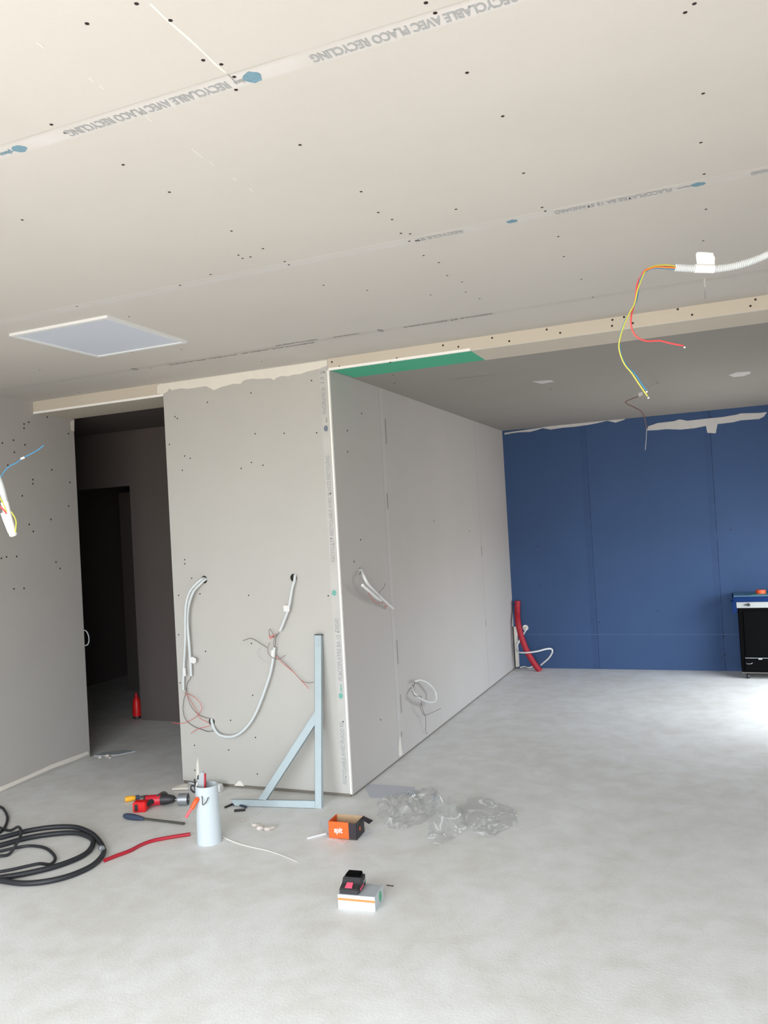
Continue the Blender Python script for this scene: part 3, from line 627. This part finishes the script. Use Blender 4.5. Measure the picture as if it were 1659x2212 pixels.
k = MB(); k.lathe([(.013,0),(.013,.014),(.010,.018)], (tx+.098, ty-.012, .656), (0,-1,0), 16); k.box((tx+.065, ty-.028, .651), (tx+.10, ty-.018, .661)); k.build('knob', M_BLKP, fpn)
for (cx_, cy_) in ((tx+.06, ty+.03), (tx+tw-.06, ty+.03), (tx+.06, ty+td-.04), (tx+tw-.06, ty+td-.04)):
    c = MB(); c.lathe([(.022,-.009),(.022,.009)], (cx_, cy_, .022), (1,.3,0), 16)
    c.box((cx_-.014, cy_-.008, .02), (cx_-.010, cy_+.02, .058)); c.box((cx_+.010, cy_-.008, .02), (cx_+.014, cy_+.02, .058)); c.box((cx_-.016, cy_-.01, .052), (cx_+.016, cy_+.022, .06))
    c.build('caster', M_BLKP, e)
p = at(1646, 1288, 'z', .74); p = V((p.x, ty+.08, .745))
o = MB().lathe([(.026,.0),(.041,.0),(.041,.032),(.026,.032)], p, (0,0,1), 28).build('tape_roll', M_TAPEO); tag(o, 'orange roll of tape on the blue topped trolley', 'tape roll')
o = MB().prism([(p.x-.10, p.y-.045, .7365), (p.x-.07, p.y-.055, .7365), (p.x+.05, p.y-.05, .7365), (p.x+.09, p.y+.03, .7365), (p.x-.02, p.y+.05, .7365), (p.x-.09, p.y+.01, .7365)], (0,0,.008)).build('plastic_plate', M_TEAL); tag(o, 'dark teal flat plate under the orange tape roll', 'plate')

# ------------------------------------------------------------------ hall things
py = YH+.045; p = at(296, 1535, 'y', py); p.z = 0; cx_ = p.x; py -= .08
e = empty('red_canister', (p.x, py+.08, 0)); tag(e, 'small red canister half hidden behind the hall doorway edge', 'canister')
MB().lathe([(.022,.012),(.036,.02),(.038,.06),(.034,.13),(.026,.17),(.016,.185)], (cx_, py+.08, 0), (0,0,1), 20).build('body', M_TOOLBR, e)
MB().lathe([(.030,0),(.038,.006),(.036,.022)], (cx_, py+.08, 0), (0,0,1), 20).build('base', M_BLKP, e)
MB().lathe([(.012,.18),(.012,.215),(.006,.22)], (cx_, py+.08, 0), (0,0,1), 14).build('cap', M_TOOLR, e)
a = at(272, 1494, 'z', 0); o = MB().box((a.x-.01, a.y+.05, .0), (a.x+.27, a.y+.08, 2.02)).build('loose_door_panel', M_HALL_SHADE); tag(o, 'pale grey panel standing in the dark room past the hall', 'panel')
pp = at(183, 1378, 'y', YE+.03)
o = MB().tube([(XL-.01, YE-.004, pp.z+.06), (XL+.004, YE+.02, pp.z+.05), (XL+.014, YE+.03, pp.z+.01), (XL+.012, YE+.03, pp.z-.03), (XL+.002, YE+.02, pp.z-.05), (XL-.01, YE-.004, pp.z-.05)], .004, 8, 6).build('cable_loop', M_CARDG); tag(o, 'short grey cable loop poking from the left wall end in hall', 'cable')
o = MB().prism([(-2.21,.385,.0),(-2.05,.44,.0),(-1.98,.55,.0),(-2.08,.56,.0),(-2.20,.47,.0)], (0,0,.006)).build('plaster_scrap', M_CARDG); tag(o, 'grey plaster scrap on floor at end of the left wall', 'scrap')
for (x_, y_, s_, lb) in ((-2.13,.36,.016,'white plaster crumb closest to the foot of left wall end'),(-2.10,.40,.02,'largest white plaster crumb beside the grey scrap at left wall end'),(-2.05,.37,.012,'smallest white plaster crumb, farthest right of left wall end')):
    o = MB().lathe([(s_*.6,0),(s_,s_*.3),(s_*.5,s_*.8)], (x_, y_, 0), (0,0,1), 6).build('plaster_crumb', M_PLAST); tag(o, lb, 'crumb', 'plaster crumbs by the left wall end')

# ------------------------------------------------------------------ steel triangle leaning on the partition
A = at(695, 1747, 'z', 0); T = at(686, 1371, 'y', -.033)
B = at(508, 1742, 'z', 0)
pn = (T-A).cross(B-A).normalized()
if pn.y > 0: pn = -pn
def tri(px): return [on(u, v, A, pn) for u, v in px]
e = empty('steel_triangle_frame', (A+B)/2)
tag(e, 'galvanised steel stud triangle frame leaning against the partition', 'metal frame')
def chan(q, name):            # U channel: web in front, two flanges behind
    m_ = MB(); b3 = -pn
    m_.prism(q, b3*.002)
    for i, j in ((0, 1), (2, 3)):
        a_, c_ = q[i], q[j]; o_ = (q[3]-q[0]) if i == 0 else (q[0]-q[3])
        o_ = o_.normalized()*.0015
        m_.prism([a_, c_, c_+o_, a_+o_], b3*.028)
    m_.build(name, M_GALV, e)
chan(tri([(679,1372),(680,1746),(695,1747),(694,1372)]), 'upright')
chan(tri([(497,1727),(680,1730),(680,1746),(508,1741)]), 'base_rail')
chan(tri([(557,1727),(680,1536),(680,1566),(575,1728)]), 'brace')
MB().prism(tri([(679,1370),(695,1370),(695,1372.5),(679,1372.5)]), -pn*.028).build('end_cut', M_BLKP, e)
for u, v in ((687,1383),(688,1395),(689,1738),(686,1741)):
    MB().lathe([(.0025,0),(.002,.0012)], tri([(u, v)])[0]+pn*.0002, pn, 8).build('rivet', M_STEEL, e)

# ------------------------------------------------------------------ floor items
def fl(lst, z): return [at(u, v, 'z', z) for u, v in lst]
# hoses
hose = [(-120,1868),(-60,1838),(0,1826),(55,1811),(110,1802),(160,1799),(190,1807),(201,1818),(192,1838),(165,1855),(115,1873),(55,1887),(0,1896),(-60,1903),(-140,1900),(-190,1885)]
hose2 = [(-60,1830),(0,1820),(55,1806),(110,1797),(160,1794),(190,1801),(208,1812),(221,1828),(224,1841),(214,1857),(192,1874),(150,1892),(100,1904),(50,1908),(0,1902),(-60,1892)]
o = MB().tube(fl(hose, .014), .0125, 10, 8).tube([q+V((0,0,max(0, .024*(1-max(0, i-3)/4)))) for i, q in enumerate(fl(hose2, .0135))], .0125, 10, 8).build('black_hose', M_BLACK)
tag(o, 'thick black hose coiled in two wide turns at the left edge', 'hose')
m_ = MB()
m_.tube(fl([(-30,1738),(0,1743),(10,1751),(16,1766),(12,1783),(2,1796),(-20,1810)], .008), .0075, 8, 8)
m_.tube([q+V((0,0,.045)) if i in (3,4,5) else q for i, q in enumerate(fl([(-40,1778),(-10,1785),(20,1794),(40,1805),(47,1817),(42,1832),(22,1843),(0,1849),(-30,1850)], .012))], .0075, 8, 8)
m_.tube([q+V((0,0,.022)) if i > 6 else q for i, q in enumerate(fl([(-30,1846),(30,1832),(65,1827),(95,1831),(112,1842),(119,1855),(109,1867),(86,1876),(60,1881),(20,1890),(-30,1898)], .009))], .0075, 8, 8)
tag(m_.build('black_cable', M_BLACK), 'thin black cable in small loops among the thick hose turns', 'cable')
p = at(219, 1832, 'z', .03)
o = MB().lathe([(.011,-.012),(.014,-.008),(.014,.012),(.010,.016)], p, (1,-.6,0), 12).build('hose_coupling', M_STEEL); tag(o, 'small metal coupling on the outer bend of the black hose', 'coupling')
# red tube, pale rod
o = MB().tube(fl([(225,1859),(250,1849),(280,1838),(305,1825),(330,1816),(360,1810),(390,1805),(411,1802)], .009), .0088, 10, 6).build('red_tube', M_RED); tag(o, 'thin red tube piece lying on floor left of the white cylinder', 'tube')
o = MB().tube(fl([(469,1801),(490,1812),(515,1822),(540,1829),(580,1838),(620,1852),(642,1862)], .003), lambda t, i: .003*(1-.6*t), 6, 6).build('white_wire', M_GYP); tag(o, 'thin white wire on floor trailing right from the white cylinder', 'wire')
# screwdriver-like tool
a, b_, c_ = at(268, 1762, 'z', .016), at(312, 1769, 'z', .014), at(398, 1779, 'z', .008)
e = empty('long_screwdriver', a); tag(e, 'long screwdriver with blue grey handle lying below the drill', 'screwdriver')
MB().tube([a, a.lerp(b_, .2), a.lerp(b_, .6), b_], lambda t, i: .007+.010*math.sin(math.pi*min(1, t*.85+.12)), 12, 5).build('handle', M_NAVY, e)
MB().tube([b_, c_], .0065, 10, 4).build('shaft', M_DSTEEL, e)
# drill
g = at(350, 1745, 'z', 0); 
def fz(u, v, z): return at(u, v, 'z', z)
e = empty('cordless_drill', g); tag(e, 'red and black cordless drill with hole saw lying on floor', 'drill')
dx = (fz(385,1726,.035)-fz(315,1729,.035)).normalized()
pA, pB, pC, pD = fz(315,1730,.035), fz(348,1727,.035), fz(374,1726,.035), fz(384,1727,.035)
up = V((0,0,1)); sd = up.cross(dx).normalized()
MB().tube([pA, pA.lerp(pB,.3), pB], .030, 14, 4).build('motor_housing', M_TOOLR, e)
MB().lathe([(.016,-.007),(.029,0),(.029,.012)], pA-dx*.006, dx, 14).build('rear_cap', M_BLKP, e)
MB().lathe([(.030,0),(.031,.02),(.026,.05),(.020,.075),(.010,.085)], pB, (pC-pB), 16).build('chuck', M_BLKP, e)
hs = pD+dx*.015
MB().lathe([(.004,-.03),(.004,-.01),(.033,-.008),(.034,.045),(.031,.045),(.030,-.004),(.004,-.002),(.0035,.05)], hs-dx*.0, dx, 24).build('hole_saw', M_STEEL, e)
gr = fz(334,1736,.03); gb_ = fz(305,1742,.03)
MB().tube([pA.lerp(pB,.5)-sd*.02, pA.lerp(pB,.2)-sd*.06, fz(312,1740,.03)], .016, 12, 4).build('grip', M_BLKP, e)
bc = fz(304, 1741, .028)
MB().obox(bc, dx*.037, sd*.028, up*.028).build('battery', M_TOOLBR, e, bevel=.005); btp = COL.objects[-1]
MB().obox(bc-dx*.016-sd*.028, dx*.009, sd*.002, up*.018).build('battery_slot', M_BLKP, btp)
MB().tube([fz(340,1722,.055), fz(352,1714,.05), fz(358,1715,.03)], .012, 8, 3).build('side_handle', M_DSTEEL, e)
a, b_ = fz(270,1727,.016), fz(293,1723,.016); c_ = fz(318,1719,.014)
e = empty('yellow_handled_chisel', a); tag(e, 'yellow handled hand tool lying left of the drill', 'hand tool')
MB().tube([a, a.lerp(b_,.3), a.lerp(b_,.8), b_], lambda t, i: .009+.007*math.sin(math.pi*min(1,t*.8+.2)), 12, 4).build('handle', M_YEL, e)
MB().tube([b_, b_.lerp(c_,.3)], .013, 10, 3).build('ferrule', M_NAVY, e)
MB().tube([b_.lerp(c_,.3), c_], .006, 8, 3).build('blade', M_DSTEEL, e)

# white cylinder with tools
bc = at(443, 1828, 'z', 0); bc = V((bc.x-.012, bc.y+.055, 0)); R0 = .060; HC = .285
e = empty('white_tube_container', bc); tag(e, 'upright white plastic tube standing on floor holding hand tools', 'container')
MB().lathe([(R0,0),(R0*.97,HC*.5),(R0*.93,HC),(R0*.86,HC),(R0*.86,.01),(0.001,.01)], bc, (0,0,1), 32).build('tube_wall', M_CARDW, e)
TC = bc+V((0,0,HC))
cr, cu_ = V((math.cos(YAW), math.sin(YAW), 0)), V((0,0,1)); cf = V((-math.sin(YAW), math.cos(YAW), 0))
dC = (TC-CAM).dot(_F)
def tpt(u, v, dd=0): return far(u, v, dC+dd)
e = empty('orange_cutter', tpt(432,1728)); tag(e, 'orange handled cutter hooked over the rim of the white tube', 'cutter')
MB().tube([tpt(402,1766,-.075), tpt(410,1752,-.07), tpt(417,1742,-.066)], lambda t,i: .0075, 10, 4).build('handle_tip', M_PINKP, e)
MB().tube([tpt(414,1747,-.068), tpt(422,1732,-.062), tpt(427,1725,-.05)], .0115, 10, 4).build('handle', M_ORP, e)
MB().tube([tpt(426,1728,-.05), tpt(434,1719,-.03), tpt(440,1710,0)], .006, 8, 3).build('neck', M_REDW, e)
e = empty('wire_hook', tpt(440,1735,-.06)); tag(e, 'bent steel wire hook clipped on the front rim of white tube', 'hook')
MB().tube([tpt(450,1722,-.062), tpt(445,1733,-.07), tpt(438,1739,-.074), tpt(437,1728,-.074), tpt(436,1718,-.05)], .0022, 8, 4).build('wire', M_DSTEEL, e)
e = empty('jigsaw_blade_tool', tpt(440,1700)); tag(e, 'grey flat tool with red edge standing upright in the white tube', 'hand tool')
MB().prism([tpt(u, v, .0) for u, v in [(427,1712),(426,1682),(431,1672),(436,1668),(441,1669),(441,1712)]], cf*.012).build('blade_body', M_CARDG, e)
MB().tube([tpt(443,1671,-.003), tpt(443,1690,-.003), tpt(443,1712,-.003)], .0055, 8, 3).build('red_edge', M_RED, e)
MB().prism([tpt(u, v, -.002) for u, v in [(426,1676),(429,1675),(429,1684),(426,1684)]], cf*.01).build('dark_slot', M_BLKP, e)
e = empty('pliers', tpt(415,1700)); tag(e, 'steel and black pliers sticking out left of the white tube rim', 'pliers')
MB().tube([tpt(424,1716,.0), tpt(421,1703,.0), tpt(421,1690,.0), tpt(420,1683,.0)], .004, 8, 3).build('handle', M_BLKP, e)
MB().tube([tpt(420,1712,.01), tpt(414,1707,.0), tpt(412,1700,.0), tpt(416,1697,0), tpt(421,1700,0)], .0042, 8, 4).build('handle', M_BLKP, e)
MB().tube([tpt(426,1712,-.004), tpt(425,1700,-.004), tpt(426,1690,-.004)], .004, 8, 3).build('jaw', M_GYP, e)
MB().tube([tpt(420,1694,.01), tpt(410,1691,.01), tpt(407,1695,.01), tpt(407,1703,.01), tpt(414,1708,.0)], .0035, 8, 4).build('jaw', M_STEEL, e)
a, b_ = fz(430,1700,.026), fz(477,1702,.026)
d_ = (b_-a).normalized()
e = empty('sealant_cartridge', a); tag(e, 'white cartridge with green label lying behind the white tube', 'cartridge')
MB().lathe([(.008,-.05),(.010,-.01),(.024,0),(.0245,(b_-a).length)], a, d_, 22).build('barrel', M_CARDW, e)
MB().lathe([(.0252,.028),(.0252,.095)], a, d_, 22).build('label_band', M_GLAB, e)
MB().lathe([(.0255,0),(.0255,.03),(.022,.033)], b_-d_*.028, d_, 22).build('end_cap', M_WHITE, e)
o = MB().prism(fl([(372,1707),(400,1697),(412,1700),(412,1706),(395,1706)], .004), (0,0,.012)).build('plaster_offcut', M_GYP); tag(o, 'pale plasterboard sliver on floor left of the pliers', 'offcut')
# black clips
def stick(px, r, lab, M=M_BLKP):
    o = MB().tube(fl(px, r), r, 6, 2).build('black_plastic_clip', M); tag(o, lab, 'clip', 'black clips beside the triangle frame')
stick([(486,1744),(502,1737)], .006, 'short black clip lying nearest the white tube, left of others')
stick([(504,1738),(518,1739),(532,1744)], .006, 'bent grey black clip touching end of the triangle frame', M_NAVY)
stick([(506,1751),(530,1749)], .007, 'straight black clip lying in front of the other two')
# crumbs
i = 0
for (u, v, s_, lab) in ((524,1773,.016,'round white plaster crumb nearest the black clips'),(534,1772,.010,'small white plaster crumb right of the round crumb'),(533,1786,.007,'tiny white plaster crumb between the larger crumbs'),(555,1785,.022,'pinkish plaster lump on floor, left one of the larger pair'),(573,1791,.028,'pinkish plaster lump on floor, right one of the larger pair'),(556,1759,.009,'small pale crumb below base rail of the triangle frame')):
    p = at(u, v, 'z', 0); m_ = MB(); rnd = random.Random(i); i += 1
    for k in range(1 if s_ < .02 else 4):
        q = p+V((rnd.uniform(-s_, s_), rnd.uniform(-s_*.6, s_*.6), 0))*(0 if s_ < .02 else 1.2)
        m_.lathe([(s_*.5,0),(s_*rnd.uniform(.7,1),s_*.25),(s_*.4,s_*rnd.uniform(.4,.7))], q, (rnd.uniform(-.1,.1),rnd.uniform(-.1,.1),1), 7)
    o = m_.build('plaster_crumb', M_PLAST); tag(o, lab, 'plaster crumb', 'plaster crumbs on the floor by the clips')

# orange box
FL_, FC, FR_ = at(711, 1810, 'z', .002), at(771, 1815, 'z', .002), at(791, 1801, 'z', .002)
xd = (FC-FL_); Lx = xd.length; xd.normalize(); yd = V((-xd.y, xd.x, 0)); Ly = .105
def hz(u, v, base):   # height of a pixel above a floor point
    d = ray(u, v); t = ((V((base.x, base.y, 0))-CAM).dot(V((_F.x,_F.y,0)).normalized()))/d.dot(V((_F.x,_F.y,0)).normalized()); return (CAM+d*t).z
HB = hz(709, 1774, FL_)
e = empty('orange_cardboard_box', FL_); tag(e, 'open orange and black cardboard box on the concrete floor', 'box')
t_ = .002; so = Lx*.72
def bx(c0, dxv, dyv, z0, z1, M, name, par=e): return MB().prism([c0+V((0,0,z0)), c0+dxv+V((0,0,z0)), c0+dxv+dyv+V((0,0,z0)), c0+dyv+V((0,0,z0))], (0,0,z1-z0)).build(name, M, par)
O = V((FL_.x, FL_.y, 0))
fp = bx(O, xd*so, yd*t_, 0.002, HB, M_ORANGE, 'front_panel')
bx(O+xd*so, xd*(Lx-so), yd*t_, 0.002, HB-.002, M_BCARD, 'black_corner_panel')
bx(O+xd*(Lx-t_), xd*t_, yd*Ly, 0.002, HB, M_BCARD, 'end_panel')
bx(O, xd*t_, yd*Ly, 0.002, HB, M_ORANGE, 'end_panel')
bx(O+yd*(Ly-t_), xd*Lx, yd*t_, 0.002, HB, M_CARDIN, 'back_panel')
bx(O, xd*Lx, yd*Ly, 0.002, .005, M_CARDIN, 'bottom')
f0 = O+xd*Lx+yd*(Ly*.55)+V((0,0,HB)); MB().prism([f0, f0+yd*(Ly*.4), f0+yd*(Ly*.42)+xd*.05-V((0,0,.02)), f0+xd*.045-V((0,0,.022))], (0,0,.0015)).build('flap', M_BCARD, e)
text_mesh('spit', O+xd*(Lx*.20)+V((0,0,HB*.26)), xd, (0,0,1), Lx*.30, HB*.42, M_WHITE, fp, 'printed_logo', .0008, bold=.03)
bl_ = O+xd*(Lx+.0004)+yd*(Ly*.42)+V((0,0,HB*.52))
blot(bl_, yd, (0,0,1), M_ORP, e, .007, .011, 8, 'printed_mark')
# papers round the box, white tube
def sheet(px, lab, name='paper_sheet', z=.0015, M=M_PAPER, th=.001, curl=None):
    P = fl(px, z)
    if curl: P = [q+V((0,0,c)) for q, c in zip(P, curl)]
    o = MB().prism(P, (0,0,th)).build(name, M); tag(o, lab, 'paper' if 'paper' in name else 'sheet'); return o
sheet([(692,1775),(712,1770),(722,1800),(700,1806)], 'grey paper sheet left of the orange box', curl=(.01,.012,0,0))
sheet([(782,1790),(806,1797),(790,1807),(768,1814),(762,1806)], 'grey paper scrap right of the orange box', curl=(.008,0,0,0,0))
sheet([(705,1804),(735,1814),(752,1818),(742,1824),(722,1816),(706,1812)], 'white paper scrap in front of the orange box', M=M_WHITE)
o = MB().tube(fl([(664,1811),(704,1801)], .006), .0058, 10, 2).build('white_plastic_tube', M_WHITE); tag(o, 'short white plastic tube lying left of the orange box', 'tube')
sheet([(788,1697),(806,1694),(850,1697),(895,1700),(900,1718),(880,1722),(850,1719),(825,1724),(800,1724)], 'large blue grey sheet on floor behind the clear plastic', name='cardboard_sheet', M=mat('blue_grey_sheet', (190,193,202), .6))
# clear plastic film
m_ = MB()
def film(outline, seed, hgt):
    """crumpled film over an outline given on the floor"""
    P = fl(outline, 0); cx0 = sum((q.x for q in P))/len(P); cy0 = sum((q.y for q in P))/len(P); n = 72; rings = 34
    B_ = smooth_path(P+[P[0]], max(1, n//len(P)))[:-1]; n = len(B_); vs = []
    for j in range(rings+1):
        f = j/rings
        for k in range(n):
            q = B_[k]; x = cx0+(q.x-cx0)*f; y = cy0+(q.y-cy0)*f
            s1 = abs(noise.noise(V((x*7+seed, y*7, 0)))); s2 = 1-abs(noise.noise(V((x*13+seed, y*13, 3))))*2
            s3 = abs(noise.noise(V((x*20, y*20, seed)))); s4 = 1-abs(noise.noise(V((x*24+seed, y*24, 5))))*3
            h = hgt*(.25+1.5*s1)*max(0, s2)*(1-f**4)+.006*s3+.004+.004*max(0, s4)
            x += .04*noise.noise(V((x*9, y*9, 9+seed)))*f; y += .04*noise.noise(V((x*9, y*9, 19+seed)))*f
            vs.append((x, y, max(.002, h)))
    fs = [(j*n+k, j*n+(k+1)%n, (j+1)*n+(k+1)%n, (j+1)*n+k) for j in range(rings) for k in range(n)]
    m_.add(vs, fs, False)
film([(812,1745),(830,1722),(868,1715),(900,1712),(935,1702),(950,1728),(945,1750),(930,1768),(915,1778),(880,1790),(838,1790),(825,1770)], 2.0, .05)
film([(928,1765),(945,1735),(975,1742),(1005,1760),(1000,1800),(985,1812),(960,1822),(938,1828),(925,1800)], 5.0, .10)
film([(990,1750),(1015,1722),(1060,1728),(1100,1745),(1118,1768),(1100,1795),(1060,1812),(1040,1808),(1010,1790),(995,1770)], 8.0, .022)
tag(m_.build('plastic_film', M_FILM), 'crumpled sheet of clear plastic film on floor right of orange box', 'plastic film')

# grey box with battery
A1, A2, A3 = at(731, 1963, 'z', 0), at(811, 1970, 'z', 0), at(823, 1943, 'z', 0)
xd = (A2-A1); Lx = xd.length; xd.normalize(); yd = V((-xd.y, xd.x, 0)); Ly = .112
HB2 = hz(727, 1932, A1)
e = empty('small_cardboard_box', A1); tag(e, 'pale grey cardboard box with orange stripe under the battery', 'box')
P0 = V((A1.x, A1.y, 0))
MB().prism([P0, P0+xd*Lx, P0+xd*Lx+yd*Ly, P0+yd*Ly], (0,0,HB2)).build('carton', M_CARDW, e)
MB().prism([P0+V((0,0,HB2*.62))-yd*.0006, P0+xd*Lx+V((0,0,HB2*.60))-yd*.0006, P0+xd*Lx+V((0,0,HB2*.75))-yd*.0006, P0+V((0,0,HB2*.77))-yd*.0006], yd*.0005).build('orange_band', M_STRIPE, e)
MB().prism([P0+xd*.001+V((0,0,HB2)), P0+xd*(Lx-.001)+V((0,0,HB2)), P0+xd*(Lx-.001)+yd*(Ly-.001)+V((0,0,HB2)), P0+xd*.001+yd*(Ly-.001)+V((0,0,HB2))], (0,0,.001)).build('lid', M_CARDG, e)
blot(P0+xd*(Lx+.0003)+yd*(Ly*.62)+V((0,0,HB2*.5)), yd, (0,0,1), M_GDOT, e, .016, .022, 18, 'green_sticker')
MB().prism([P0+xd*(Lx*.66)+yd*(Ly*.80)+V((0,0,HB2+.001)), P0+xd*(Lx*.9)+yd*(Ly*.80)+V((0,0,HB2+.001)), P0+xd*(Lx*.9)+yd*(Ly*.88)+V((0,0,HB2+.001)), P0+xd*(Lx*.66)+yd*(Ly*.88)+V((0,0,HB2+.001))], (0,0,.0004)).build('printed_mark', M_INK, e)
# battery
bo = P0+xd*(Lx*.04)+yd*.004+V((0,0,HB2+.0015)); Lb, Wb = Lx*.52, Ly*.86
e = empty('drill_battery', bo); tag(e, 'black power tool battery with pink label on the small box', 'battery')
def bp_(x, y, z): return bo+xd*x+yd*y+V((0,0,z))
sh = .012
MB().prism([bp_(0,0,0), bp_(0,0,.020), bp_(0,Wb*.35,.030), bp_(0,Wb*.5,.046), bp_(0,Wb,.046), bp_(0,Wb,0)], xd*Lb).build('case', M_BLKP, e, bevel=.003)
MB().prism([bp_(Lb*.12,Wb*.52,.046), bp_(Lb*.88,Wb*.52,.046), bp_(Lb*.88,Wb*.98,.046), bp_(Lb*.12,Wb*.98,.046)], (0,0,.012)).build('terminal_block', M_BLK, e, bevel=.003)
nrm = (bp_(0,Wb*.35,.030)-bp_(0,0,.020)).cross(xd).normalized(); nrm = nrm if nrm.z > 0 else -nrm
MB().prism([bp_(Lb*.28,Wb*.04,.0215)+nrm*.0008, bp_(Lb*.66,Wb*.04,.0215)+nrm*.0008, bp_(Lb*.62,Wb*.34,.030)+nrm*.0008, bp_(Lb*.30,Wb*.34,.030)+nrm*.0008], nrm*.004).build('pink_button', M_PINK, e, bevel=.001)
MB().prism([bp_(Lb+.0005,Wb*.25,.008), bp_(Lb+.0005,Wb*.62,.012), bp_(Lb+.0005,Wb*.62,.020), bp_(Lb+.0005,Wb*.25,.016)], xd*.002).build('release_tab', M_PINK, e)
MB().prism([bp_(Lb+.0005,Wb*.64,.018), bp_(Lb+.0005,Wb*.92,.022), bp_(Lb+.0005,Wb*.92,.034), bp_(Lb+.0005,Wb*.64,.03)], xd*.0015).build('side_label', M_STEEL, e)
o = MB().tube(fl([(835,1912),(850,1914)], .002), .0022, 6, 2).build('wire_offcut', M_BLKW); tag(o, 'tiny dark wire offcut on floor right of the battery box', 'wire')

for o in bpy.data.objects:
    if '_o' in o: del o['_o']
